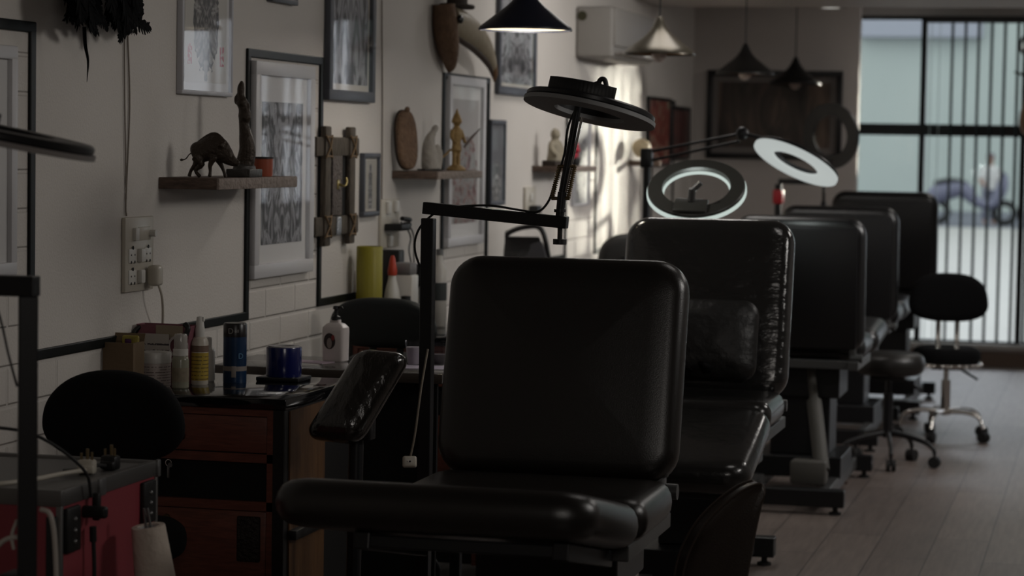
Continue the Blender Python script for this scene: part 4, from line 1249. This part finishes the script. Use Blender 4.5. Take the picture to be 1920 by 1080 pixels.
part('bottle', BLACKP, t, (lathe, [(.012, 0), (.0125, .03), (.006, .04), (.005, .055), (.002, .06)], 20))

# -------------------------------------------- things on the side table
v = atz(629, 677, DZ)
t = thing('pump_bottle', 'white square pump bottle with oval portrait label and black pump', 'bottle', (v.x, v.y, DZ), R(-6))
bm = bmesh.new()
rings(bm, [[(x * s, y * s, z) for x, y in rrect(.033, .024, .010, 4)] for z, s in ((0, .92), (.003, 1), (.085, 1.04), (.096, 1.02), (.106, .72), (.110, .42), (.118, .40))])
obj('bottle', bm, mat('milky_plastic', (.62, .56, .54), .25), t)
part('oval_label', mat('label_dark_oval', (.035, .022, .022), .4, var=.6, vscale=80), t, (lathe, [(.001, .0008), (.0175, .0008), (.0175, 0)], 40, {'M': T(-.008, -.0250, .058, rx=R(92)), 'sy': 1.3}))
part('label_portrait', mat('label_pale', (.30, .25, .23), .5), t, (lathe, [(.001, .0006), (.0075, .0006), (.0075, 0)], 20, {'M': T(-.008, -.0260, .052, rx=R(92)), 'sy': 2.0}))
part('label_red_arc', mat('label_red', (.25, .03, .03), .5), t, (lathe, [(.001, .0006), (.005, .0006), (.005, 0)], 20, {'M': T(.003, -.0260, .068, rx=R(92)), 'sy': 1.6}))
part('pump', BLACKP, t, (lathe, [(.013, .116), (.013, .126), (.006, .130), (.005, .146), (.009, .148), (.008, .156), (.001, .157)], 24), (tube, [(0, 0, .152), (.016, -.002, .153), (.022, -.004, .147)], .004))
for (px, lab, col, gone) in ((776, 'clear plastic cup with pale lilac water left of the lamp pole', (.47, .42, .44), 0), (823, 'clear plastic cup right of the lamp pole, against the chair', (.10, .09, .09), 1)):
    v = atz(px, 684, DZ)
    t = thing('plastic_cup', lab, 'cup', (v.x, v.y, DZ), 0)
    part('cup', pane_mat('cup_plastic', (.93, .93, .95), 1.4), t, (lathe, [(.0185, 0), (.0255, .066), (.0262, .067), (.0248, .066), (.0178, .002)], 32, {'cap1': True}))
    part('liquid', mat('liquid%d' % gone, col, .3), t, (lathe, [(.0172, .0025), (.0222, .05 if not gone else .03), (.001, .05 if not gone else .03)], 32))
v = atz(770, 690, DZ)
tag(part('paper_sheet', mat('lilac_paper', (.56, .50, .60), .7), None, (box, -.1, .09, -.05, .05, 0, .0012, {'M': T(v.x, v.y + .03, DZ, rz=R(7))})), 'pale lilac paper sheet lying under the plastic cups', 'paper')
v = atz(600, 681, DZ)
tag(part('paper_sheet', mat('pink_paper', (.46, .36, .42), .7), None, (box, -.06, .05, -.03, .04, 0, .0012, {'M': T(v.x - .03, v.y + .02, DZ, rz=R(-12))})), 'pinkish crumpled paper lying left of the pump bottle', 'paper')

# ------------------------------------ things on the second station's desk
def put2(px, dx, y): return (aty(px, 560, y).x + dx, y, DZ)


t = thing('yellow_cylinder', 'tall mustard yellow cylinder standing on the second desk', 'cylinder', (aty(692, 560, 7.43).x, 7.43, DZ))
YEL = mat('mustard_yellow', (.27, .235, .02), .42, var=.12, vscale=12)
t.location.x = max(t.location.x, WX + .05)
part('tube', YEL, t, (lathe, [(.042, 0), (.0425, .003), (.0425, .280), (.041, .2825), (.038, .2825), (.038, .006), (.001, .006)], 44))
bb = put2(733, 0, 7.66)
t = thing('black_speaker', 'slim black box behind the red capped bottle', 'box', bb)
part('cabinet', BLACKP, t, (box, -.036, .036, -.03, .03, 0, .262, .004))
t = thing('squeeze_bottle', 'white squeeze bottle with red nozzle right of yellow cylinder', 'bottle', put2(735, 0, 7.53))
part('bottle', WHITEP, t, (lathe, [(.027, 0), (.028, .004), (.028, .1), (.022, .14), (.014, .17), (.012, .19)], 28))
part('red_nozzle', mat('nozzle_red', (.45, .045, .02), .4), t, (lathe, [(.015, .185), (.016, .20), (.013, .215), (.009, .24), (.005, .25)], 24))
part('red_label', mat('label_bright_red', (.42, .03, .03), .5), t, (lathe, [(.0284, .03), (.0284, .085)], 28, {'cap0': False, 'cap1': False}))
t = thing('white_dispenser', 'white box dispenser beside the squeeze bottle', 'dispenser', put2(760, 0, 7.60), R(-6))
part('body', WHITEP, t, (box, -.035, .035, -.03, .03, 0, .185, .006))
part('top', mat('grey_lid', (.18, .17, .17), .5), t, (box, -.036, .030, -.031, .031, .185, .225, .008, {'M': T(0, 0, 0)}))
t = thing('black_jar', 'small black bottle in front of the white dispenser', 'jar', put2(761, 0, 7.50))
part('jar', BLACKP, t, (lathe, [(.019, 0), (.02, .003), (.02, .095), (.016, .108), (.016, .12), (.001, .122)], 24))
t = thing('metal_stand', 'dark metal clip stand behind the lamp pole', 'stand', put2(787, 0, 7.72))
part('rod', GREYM, t, (cyl, (0, 0, .01), (0, 0, .21), .005))
part('base', BLACK, t, (box, -.035, .035, -.03, .03, 0, .012, .003))
part('clip', BLACK, t, (box, -.02, .05, -.012, .012, .14, .165, .003), (box, -.012, .012, -.015, .015, .15, .215, .004))
t = thing('glass_bottle', 'pale bottle with dark label right of the lamp pole', 'bottle', put2(823, 0, 7.80))
part('bottle', mat('pale_bottle', (.5, .47, .43), .3), t, (lathe, [(.024, 0), (.026, .003), (.026, .19), (.013, .215), (.012, .245)], 28))
part('label', mat('dark_label', (.04, .045, .045), .6), t, (lathe, [(.0264, .09), (.0264, .15)], 28, {'cap0': False, 'cap1': False}))
part('cap', GREYM, t, (lathe, [(.013, .243), (.013, .262), (.001, .264)], 20))

# black bag on the farther desk
v = aty(985, 480, 9.52)
t = thing('shoulder_bag', 'black glossy shoulder bag slumped on the farther desk', 'bag', (v.x, 9.52, DZ), R(12))
BAGL = mat('bag_leather', (.012, .011, .011), .3, bump=.4, bscale=30)
bm = bmesh.new()
rings(bm, [[(x * s + o_, y * s2, z) for x, y in rrect(.105, .06, .03, 4)] for z, s, s2, o_ in ((0, .9, 1, .01), (.02, 1, 1.1, .01), (.1, .98, 1.0, 0), (.19, .84, .7, -.012), (.235, .74, .4, -.018), (.245, .70, .3, -.018))])
obj('body', bm, BAGL, t)
part('flap', mat('bag_flap_shine', (.06, .058, .062), .22), t, (cushion, .045, .085, .012, .012, .005, .003, {'M': T(.05, -.055, .14) @ Matrix.Rotation(R(-18), 4, 'Y') @ Matrix.Rotation(R(70), 4, 'X')}))
part('strap', BAGL, t, (tube, [(-.09, -.01, .2), (-.075, -.02, .255), (.0, -.02, .285), (.065, -.02, .275), (.095, -.01, .16), (.115, 0, .05)], .011))

# ---------------------------------------------------------------- stools
def stool(label, x, y, rz, seat_z, seat_r, base_r, metal, back=None, studs=False, legs_bent=False, pad=FABRIC, a0=0., seat_t=.075, seat_m=None, wheel=.026, group='rolling stools'):
    t = thing('rolling_stool', label, 'stool', (x, y, 0), rz, group)
    part('seat', seat_m or pad, t, (cushion, seat_r, seat_r, .05, seat_t, .026, .012, {'M': T(0, 0, seat_z - seat_t / 2), 'shape': 'e', 'p': 2.}))
    if studs:
        part('stud_ring', CHROME, t, (annulus, seat_r - .012, seat_r + .003, seat_z - seat_t - .012, seat_z - seat_t + .004, 64), *[(ball, ((seat_r + .002) * math.cos(2 * PI * i / 26), (seat_r + .002) * math.sin(2 * PI * i / 26), seat_z - seat_t - .003), .009, {'n': 8}) for i in range(26)])
    hub = .145 if not studs else .135
    part('gas_post', metal, t, (cyl, (0, 0, hub), (0, 0, seat_z - seat_t), .013), (cyl, (0, 0, hub - .02), (0, 0, hub + (seat_z - hub) * .5), .023))
    part('seat_plate', BLACK, t, (box, -.075, .075, -.07, .07, seat_z - seat_t - .028, seat_z - seat_t - .002, .004), (cyl, (.06, -.03, seat_z - seat_t - .02), (.15, -.06, seat_z - seat_t - .07), .006))
    for i in range(5):
        a = a0 + 2 * PI * i / 5
        c, s = math.cos(a), math.sin(a)
        P = [(c * r_, s * r_, z) for r_, z in (((.018, hub), (base_r * .45, hub - .012), (base_r * .82, hub - .035), (base_r * .97, hub - .062), (base_r, .062)) if not studs else ((.018, hub), (base_r * .5, hub + .004), (base_r * .85, hub - .014), (base_r, .066)))]
        l = part('leg', metal, t, (loft, P, [(.012, .014), (.011, .012), (.010, .011), (.0095, .0095), (.009, .009)][:len(P)], 12, {'k': 4}))
        part('caster', RUBBER, l, *[(cyl, (c * base_r - s * d - c * .0, s * base_r + c * d, wheel), (c * base_r - s * (d + .016), s * base_r + c * (d + .016), wheel), wheel, 20) for d in (-.02, .004)], (cyl, (c * base_r, s * base_r, wheel), (c * base_r, s * base_r, .066), .007))
    if back:
        bz_, bw, bh, by_, tl, p_ = back
        part('backrest', pad, t, (cushion, bw, bh, .05, .055, .024, .010, {'M': T(0, by_, bz_, rx=R(90 - tl)), 'shape': 'e', 'p': p_, 'deform': lambda v: Vector((v.x * (1 - .10 * (v.y / bh)), v.y, v.z - .35 * v.x * v.x * (1 if by_ > 0 else -1)))}))
        part('back_bracket', metal, t, *[(loft, [(s * .045, by_ * .4, seat_z - seat_t - .01), (s * .045, by_ * .95, seat_z - seat_t + .0), (s * .045, by_ - .030 * (1 if by_ > 0 else -1), seat_z + .05), (s * .045, by_ - .036 * (1 if by_ > 0 else -1), bz_)], [(.012, .006)] * 4, 10, {'k': 3}) for s in (-1, 1)])
    return t


stool('black five legged stool without backrest, standing before the chrome one', -.945, 10.74, 0, .498, .158, .215, BLACK, None, a0=R(-80), seat_t=.085, seat_m=mat('stool_vinyl', (.012, .011, .010), .38))
stool('chrome based stool with wide black backrest and studded seat edge', -.765, 11.85, R(4), .445, .165, .225, CHROME, (.70, .187, .118, -.13, -3, 2.7), studs=True, a0=R(-35))
stool('black stool with oval backrest between the red case and nearest desk', -2.215, 5.19, R(6), .50, .14, .125, BLACK, (.762, .166, .108, -.10, -4, 2.3), a0=R(-20))
stool('black stool with wide low backrest before the yellow cylinder desk', -2.155, 7.13, R(-4), .735, .15, .15, BLACK, (.846, .172, .078, -.09, -4, 2.8), a0=R(10), pad=mat('stool_leather_green_black', (.010, .012, .0115), .5, spec=.4))
stool('black stool with open loop backrest beyond, beside the bright wall patch', -1.965, 10.02, R(20), .72, .14, .15, BLACK, (.93, .15, .10, .05, -6, 2.6), a0=R(0), pad=mat('stool_vinyl_grey', (.03, .028, .026), .5))

# foreground barrel stool back at the bottom
fs_ = thing('barrel_stool', 'brown black leather stool with piped rounded back, bottom right of nearest chair', 'stool', (-.80, 5.03, 0), 0)
BRL = mat('brown_stool_leather', (.030, .021, .016), .36, bump=.12, bscale=350)
OUT = [(1409, 901), (1392, 905), (1368, 918), (1338, 941), (1310, 970), (1287, 1004), (1270, 1044), (1262, 1090), (1262, 1150), (1275, 1205), (1310, 1230), (1345, 1225), (1366, 1180), (1374, 1120), (1384, 1060), (1397, 990), (1408, 940), (1414, 915)]
OUT = [aty(x, y, 5.03) - Vector((-.80, 5.03, 0)) for x, y in OUT]
OUT = smooth(OUT + OUT[:1], 4)[:-1]
cen = sum(OUT, Vector()) / len(OUT)
Dv = Vector((.030, -.045, 0))


def lay(k, sc_): return [cen + (p_ - cen) * sc_ + Dv * k for p_ in OUT]


part('backrest', BRL, fs_, (rings, [lay(-.35, .05), lay(-.35, .6), lay(-.3, .86), lay(-.15, .95), lay(.0, .985), lay(.3, 1.), lay(.7, 1.), lay(1., .985), lay(1.12, .95), lay(1.2, .86), lay(1.24, .6), lay(1.25, .05)]))
for k in (.12, .9):
    part('piping', mat('piping_brown', (.05, .037, .03), .35), fs_, (tube, lay(k, 1.0) + lay(k, 1.0)[:1], .0032, {'k': 0, 'n': 8}))
part('seat', BRL, fs_, (cushion, .14, .14, .08, .08, .03, .012, {'M': T(.14, -.02, .38), 'n': 8}))
part('column', BLACK, fs_, (cyl, (.14, -.02, .03), (.14, -.02, .345), .022))
part('base', BLACK, fs_, (lathe, [(.17, 0), (.17, .014), (.04, .035), (.025, .05)], 36, {'M': T(.14, -.02, 0)}))
part('back_strut', BLACK, fs_, (box, -.02, .12, -.04, .0, .315, .345, .004), (box, -.035, -.005, -.04, .0, .315, .46, .004))

# ------------------------------------------------ flight case, bottom left
fc = thing('flight_case', 'crimson flight case with aluminium edged top, bottom left corner', 'case', (0, 0, 0))
cz = .72
c1, c0 = atz(281, 862, cz), atz(133, 922, cz)
X1 = (c0.x + c1.x) / 2
X0 = -2.375
Y0_, Y1_ = c0.y, c1.y
CRIM = mat('crimson_panel', (.26, .040, .052), .5, bump=.08, bscale=500)
ALU = mat('brushed_aluminium', (.17, .165, .16), .38, .75)
part('panel', CRIM, fc, (box, X0 + .004, X1 - .004, Y0_ + .004, Y1_ - .004, .09, cz - .02), sm=False)
part('aluminium_edge', ALU, fc, (box, X0, X1, Y0_, Y0_ + .016, cz - .032, cz, .002), (box, X0, X1, Y1_ - .016, Y1_, cz - .032, cz, .002), (box, X1 - .016, X1, Y0_ + .014, Y1_ - .014, cz - .032, cz, .002), (box, X0, X0 + .016, Y0_ + .014, Y1_ - .014, cz - .032, cz, .002),
     (box, X1 - .012, X1, Y0_, Y0_ + .012, .09, cz - .03, .002), (box, X1 - .012, X1, Y1_ - .012, Y1_, .09, cz - .03, .002))
part('top_panel', mat('case_top_grey', (.13, .125, .12), .45), fc, (box, X0 + .012, X1 - .012, Y0_ + .012, Y1_ - .012, cz - .022, cz - .006), sm=False)
for y in (Y0_ + .045, Y1_ - .06):
    k = part('corner_bracket', BLACKP, fc, (box, X1 - .004, X1 + .008, y - .030, y + .032, cz - .125, cz - .036, .004))
    part('rivet', GREYM, k, *[(ball, (X1 + .008, y, cz - z), .005, {'n': 10}) for z in (.06, .082, .104)])
part('front_bracket', BLACKP, fc, (box, X1 - .030, X1 - .008, Y0_ - .006, Y0_ + .004, cz - .24, cz - .05, .003))
part('catch', GREYM, fc, (box, X1 - .002, X1 + .006, Y0_ + .17, Y0_ + .20, cz - .034, cz + .001, .002))
part('corner_cap', GREYM, fc, (box, X1 - .004, X1 + .005, Y1_ - .012, Y1_ + .003, cz - .034, cz + .002, .002))
for x in (X0 + .06, X1 - .06):
    for y in (Y0_ + .05, Y1_ - .05):
        part('caster', RUBBER, fc, (cyl, (x - .015, y, .04), (x + .015, y, .04), .04), (box, x - .02, x + .02, y - .02, y + .02, .06, .092))


def plug_top(label, px, py, m, pins, rz):
    v = atz(px, py, cz)
    t = thing('mains_plug', label, 'plug', (v.x, v.y, cz - .005), rz)
    part('plug_body', m, t, (box, -.018, .018, -.014, .014, 0, .030, .006), (box, -.012, .020, -.026, -.012, .004, .020, .004))
    part('pin', BRASS, t, *[(cyl, (x, y, .029), (x, y, .029 + l), r_, 10) for x, y, l, r_ in pins])
    return t, v


PINS = [(-.011, -.002, .014, .0028), (.0, .004, .022, .0036), (.011, -.002, .016, .0028)]
p1, v1 = plug_top('white three pin plug lying pins up on the flight case', 163, 884, CREAMP, PINS, R(8))
part('cord', CREAMP, p1, (tube, [(.005, -.03, .012), (-.03, -.08, .010), (-.06, -.16, .009), (-.11, -.24, .009), (-.18, -.30, .008)], .005))
p2, v2 = plug_top('black three pin plug lying pins up beside the white plug', 207, 876, BLACKP, PINS, R(-6))
part('cord', RUBBER, p2, (tube, [(.005, -.03, .012), (.002, -.06, .016), (-.015, -.09, .010), (-.04, -.12, .009)], .004))
# hanging connector
hv = atx(180, 960, X1 + .022)
hc_ = thing('cable_connector', 'black cable connector hanging against the crimson case side', 'cable', (X1, hv.y, hv.z))
part('connector', BLACKP, hc_, (cushion, .012, .032, .006, .018, .005, .002, {'M': T(.014, 0, 0, ry=R(90), rx=R(90))}), (cyl, (.014, .004, -.03), (.014, .006, -.06), .007), (box, .006, .022, .014, .028, -.02, .035, .004))
part('cable', RUBBER, hc_, (tube, [(.014, .006, -.05), (.016, .008, -.12), (.018, .0, -.22), (.016, .01, -.35)], .0042), (tube, [(.014, -.004, .03), (.006, -.03, .09), (-.06, -.12, .165), (-.16, -.25, .2), (-.23, -.34, .28)], .0032))

# paper towel roll on its stand
rv = aty(270, 985, 4.5)
t = thing('paper_towel_roll', 'white paper towel roll leaning on its stand beside the crimson case', 'roll', (rv.x, 4.5, .345), 0)
TL = T(0, 0, 0) @ Matrix.Rotation(R(-9), 4, 'Y') @ Matrix.Rotation(R(-7), 4, 'X')
Mr = T(.04, .02, .01) @ Matrix.Rotation(R(-6.5), 4, 'Y') @ Matrix.Rotation(R(5), 4, 'X')
part('paper', mat('towel_paper', (.55, .47, .40), .85, bump=.4, bscale=60), t, (lathe, [(.050, 0), (.051, .003), (.0345, .262), (.0335, .265), (.022, .265), (.022, .0)], 40, {'cap0': False, 'cap1': False, 'M': Mr}))
part('core', mat('card_core', (.4, .4, .4)), t, (annulus, .0185, .0225, .0, .262, 32, {'M': Mr}))
t2 = thing('towel_stand', 'thin metal stand rod carrying the paper towel roll', 'stand', (rv.x, 4.5, 0))
Mr2 = T(0, 0, .345) @ Mr
part('rod', GREYM, t2, (tube, [(-.004, 0, -.02), (-.005, 0, .277), (0, 0, .285), (.005, 0, .277), (.004, 0, -.02)], .0025, {'M': Mr2}), (lathe, [(.045, -.008), (.045, .0), (.001, .0)], 24, {'M': Mr2}))
part('base', BLACK, t2, (cyl, (.04, .02, .01), (.04, .02, .345), .009), (lathe, [(.09, 0), (.09, .01), (.012, .02)], 28, {'M': T(.04, .02, 0)}))

# loose cables
v = aty(768, 866, 5.42)
t = thing('extension_socket', 'small cream socket hanging on a cord left of the nearest chair', 'socket', (v.x, 5.42, v.z))
part('socket_body', CREAMP, t, (cushion, .017, .014, .006, .022, .005, .002, {'M': T(0, 0, 0, rx=R(80), rz=R(20))}))
part('socket_holes', hole, t, (cyl, (-.003, -.014, .002), (-.003, -.0125, .002), .0022, 8), (cyl, (.005, -.015, .003), (.005, -.0125, .003), .0022, 8))
part('cord', mat('cord_tan', (.20, .17, .13), .6), t, (tube, [(.002, 0, .012), (.010, .01, .07), (.014, .04, .17), (.012, .10, .26)], .0026))
tag(part('floor_cable', mat('cord_dark_grey', (.07, .065, .06), .6), None, (tube, [(-1.45, 7.35, .012), (-1.36, 7.75, .01), (-1.22, 7.62, .01), (-1.12, 7.5, .01), (-1.18, 7.92, .01), (-1.33, 8.1, .01)], .006)),
    'grey cable looped on the floor under the film wrapped chair', 'cable')
tag(part('hanging_cable', mat('cord_brown', (.10, .06, .045), .6), None, (tube, [(-1.04, 9.95, .02), (-1.06, 9.85, .08), (-1.12, 9.75, .22), (-1.16, 9.68, .38)], .007), (tube, [(-1.14, 9.75, .26), (-1.10, 9.72, .1), (-1.10, 9.70, .012)], .005)),
    'brown cable drooping from the third chair pedestal to the floor', 'cable')

# ornament hanging at the right edge
ov = aty(1918, 150, 15.3)
t = thing('hanging_ornament', 'brown hanging ornament with black loop at the right edge of window', 'ornament', (ov.x, 15.3, 0))
zz = lambda y: aty(1915, y, 15.3).z
part('loop', BLACKP, t, (annulus, .075, .092, -.008, .008, 40, {'M': T(.062, 0, zz(85), rx=R(90))}))
part('cord', BLACKP, t, (cyl, (.062, 0, zz(60)), (.062, 0, 2.5), .004), (cyl, (.062, 0, zz(112)), (.062, 0, zz(180)), .004))
part('bracket', mat('dark_wood', (.03, .02, .014), .7), t, (loft, [(-.055, 0, zz(135)), (0, 0, zz(140)), (.12, 0, zz(146))], [.006, .009, .012], 12))
part('pod', mat('tan_pod', (.19, .10, .05), .6, bump=.5, bscale=30), t, (lathe, [(.002, zz(262)), (.05, zz(250)), (.075, zz(232)), (.068, zz(210)), (.045, zz(190)), (.03, zz(176)), (.002, zz(170))], 24, {'M': T(.055, 0, 0)}))

# --------------------------------------------------------------- outside
GY = 45.5
struct('ground', mat('pale_concrete', (.46, .445, .43), .8, var=.06, vscale=1.), (box, -16, 14, 16.1, GY, -.1, -.004))
struct('ground_asphalt', mat('asphalt', (.16, .165, .20), .8), (box, -16, 14, GY, 58, -.1, -.006))
struct('facade', mat('mint_facade', (.50, .55, .53), .7, var=.06, vscale=.6), (box, -16, 14, 58, 58.5, -.1, 16))
t = thing('house_front', 'blurred lilac grey upper building front seen through the left window', 'building', (-4.6, 57.6, 0))
part('upper_wall', mat('lilac_render', (.40, .41, .48), .8), t, (box, -1.4, 1.5, 0, .38, 4.1, 8.5), sm=False)
part('window_opening', mat('far_window', (.35, .36, .46), .4), t, *[(box, x, x + .5, -.02, .02, 4.6, 5.4) for x in (-1.1, -.2, .7)], sm=False)
# parked scooter with rider
sx = aty(1812, 400, 47).x
t = thing('parked_scooter', 'blurred grey scooter parked on the street outside the window', 'scooter', (sx, 47, -.006))
SCO = mat('scooter_grey', (.16, .16, .23), .4)
part('bodywork', SCO, t, (loft, [(-.75, 0, .45), (-.5, 0, .62), (-.1, 0, .70), (.2, 0, .45), (.5, 0, .42), (.66, 0, .75), (.70, 0, 1.0)], [(.1, .12), (.17, .2), (.17, .17), (.15, .1), (.15, .1), (.14, .12), (.06, .06)], 14, {'k': 4}))
part('seat', BLACKP, t, (loft, [(-.62, 0, .80), (-.3, 0, .84), (.0, 0, .80)], [(.12, .05), (.14, .07), (.10, .05)], 12, {'k': 3}))
for x in (-.55, .72):
    part('wheel', RUBBER, t, (annulus, .13, .25, -.05, .05, 36, {'M': T(x, 0, .25, rx=R(90))}))
part('handlebar', BLACKP, t, (tube, [(.62, -.32, 1.05), (.68, -.1, 1.02), (.68, .1, 1.02), (.62, .32, 1.05)], .02))
px_ = aty(1853, 400, 47.9).x
t = thing('person', 'blurred person in pale shirt and dark cap standing on the street outside', 'person', (px_, 48.2, -.006), R(15))
SKIN = mat('skin', (.36, .21, .16), .6)
k_ = .80
bd = bmesh.new()
def q_(x, y, z): return (x * k_, y * k_, z * k_)
loft(bd, [q_(0, 0, .86), q_(0, 0, 1.0), q_(0, 0, 1.2), q_(0, 0, 1.36), q_(0, 0, 1.44), q_(0, 0, 1.5)], [(.13, .10), (.125, .09), (.145, .1), (.15, .09), (.06, .06), (.05, .05)], 16, k=3)
ball(bd, q_(0, -.01, 1.61), (.07, .085, .105))
ball(bd, q_(0, -.115, 1.60), (.012, .02, .02))
for s in (-1, 1):
    ball(bd, q_(s * .09, 0, 1.61), (.012, .02, .03))
    loft(bd, [q_(s * .08, 0, .9), q_(s * .095, -.01, .5), q_(s * .1, .02, .09)], [.08, .055, .038], 12, k=3)
    loft(bd, [q_(s * .1, .03, .06), q_(s * .105, -.08, .035), q_(s * .11, -.14, .03)], [(.038, .04), (.04, .03), (.03, .02)], 10, k=2)
    loft(bd, [q_(s * .17, 0, 1.36), q_(s * .24, -.02, 1.10), q_(s * .22, -.18, .98), q_(s * .19, -.25, .97)], [.05, .04, .032, .028], 12, k=3)
    for f_ in range(4): loft(bd, [q_(s * .19 + (f_ - 1.5) * .018, -.26, .97), q_(s * .18 + (f_ - 1.5) * .02, -.34 - .01 * (f_ == 1), .955)], [.008, .006], 6)
    loft(bd, [q_(s * .17, -.25, .98), q_(s * .14, -.29, .99)], [.009, .007], 6)
o = obj('body', bd, SKIN, t); remesh(o, .014, 2)
bd = bmesh.new()
loft(bd, [q_(0, 0, .84), q_(0, 0, 1.0), q_(0, 0, 1.2), q_(0, 0, 1.36), q_(0, 0, 1.44)], [(.155, .125), (.145, .112), (.165, .12), (.168, .108), (.075, .075)], 16, k=3)
for s in (-1, 1): loft(bd, [q_(s * .15, 0, 1.37), q_(s * .215, -.01, 1.2), q_(s * .24, -.02, 1.1)], [.066, .06, .056], 12, k=2)
o = obj('shirt', bd, mat('shirt_white', (.62, .60, .60), .8), t); remesh(o, .016, 2)
bd = bmesh.new()
for s in (-1, 1): loft(bd, [q_(s * .075, 0, .94), q_(s * .095, -.01, .5), q_(s * .1, .02, .1)], [.098, .075, .06], 12, k=3)
o = obj('trousers', bd, mat('trousers_grey', (.16, .16, .22), .8), t); remesh(o, .016, 2)
part('cap', mat('cap_dark', (.10, .09, .13), .8), t, (lathe, [(.095 * k_, 1.62 * k_), (.1 * k_, 1.66 * k_), (.08 * k_, 1.73 * k_), (.001, 1.75 * k_)], 20), (box, -.06, .06, -.16, -.05, 1.635 * k_, 1.65 * k_, .004))

# ---------------------------------------------------------------- lighting
w = bpy.data.worlds.new('sky'); S.world = w
w.use_nodes = True
bg = w.node_tree.nodes['Background']
bg.inputs['Color'].default_value = (.93, .98, 1.0, 1)
bg.inputs['Strength'].default_value = 1.15


def light(name, kind, loc, target, energy, col, **kw):
    d = bpy.data.lights.new(name, kind)
    d.energy = energy; d.color = col
    for k, v in kw.items(): setattr(d, k, v)
    o = bpy.data.objects.new(name, d)
    COL.objects.link(o)
    o.location = loc
    if target is not None:
        o.rotation_euler = (Vector(target) - Vector(loc)).to_track_quat('-Z', 'Y').to_euler()
    return o


# the bulb of the lit pendant
light('pendant_bulb_light', 'POINT', (P1.x, P1.y, P1.z + .040), None, 18.0, (1., .95, .90), shadow_soft_size=.038)
# fill lights added just below the ceiling, out of view above the frame
for (x, y, e, z) in ((-.5, 6.2, 2.0, .5), (-1.72, 9.75, 7.0, .6), (-.3, 13.4, 6.5, .6), (.9, 8.6, 14.0, .6), (.3, 11.0, 9.0, .6)):
    light('ceiling_fill_light', 'AREA', (x, y, 2.47), (x, y, 0), e, (1., .95, .90), shape='RECTANGLE', size=z, size_y=z)
# the two lit ring lamps shed light on the side their diffusers face
for (mh, e) in RING_ON:
    p = mh @ Vector((0, 0, -.07))
    light('ring_lamp_light', 'POINT', p, None, e, (.90, 1., .96), shadow_soft_size=.03)
# unseen fill lights added on the right, washing the left wall
light('right_fill_light', 'AREA', (1.6, 5.8, 2.3), (-2.4, 5.7, .7), 7.0, (1., .96, .91), shape='RECTANGLE', size=.9, size_y=.5, spread=R(110))
light('right_fill_light', 'AREA', (1.6, 9.6, 2.25), (-2.4, 10.6, .95), 9.5, (1., .97, .94), shape='RECTANGLE', size=.9, size_y=.5, spread=R(70))
# fill light added behind the viewer, softening the shadows
light('rear_fill_light', 'AREA', (.4, .3, 2.2), (-2.2, 6.2, .8), 13., (1., .93, .86), shape='RECTANGLE', size=1.2, size_y=.8)
# soft skylight entering through the back window
light('sky_glow', 'SUN', (0, 20, 6), (-3.0, 10, 4.9), 5.2, (.88, .87, 1.), angle=R(80))
# glint of sunlight thrown through the blind on to the left wall
light('sun_glint', 'SPOT', (3.45, 22., 2.55), (-2.4, 11.85, 1.30), 60000, (1., .90, .78), spot_size=R(6), spot_blend=.6, shadow_soft_size=.16)

S.view_settings.view_transform = 'Standard'
S.view_settings.look = 'None'
S.view_settings.exposure = 0
S.view_settings.gamma = 1
S.view_settings.use_curve_mapping = False
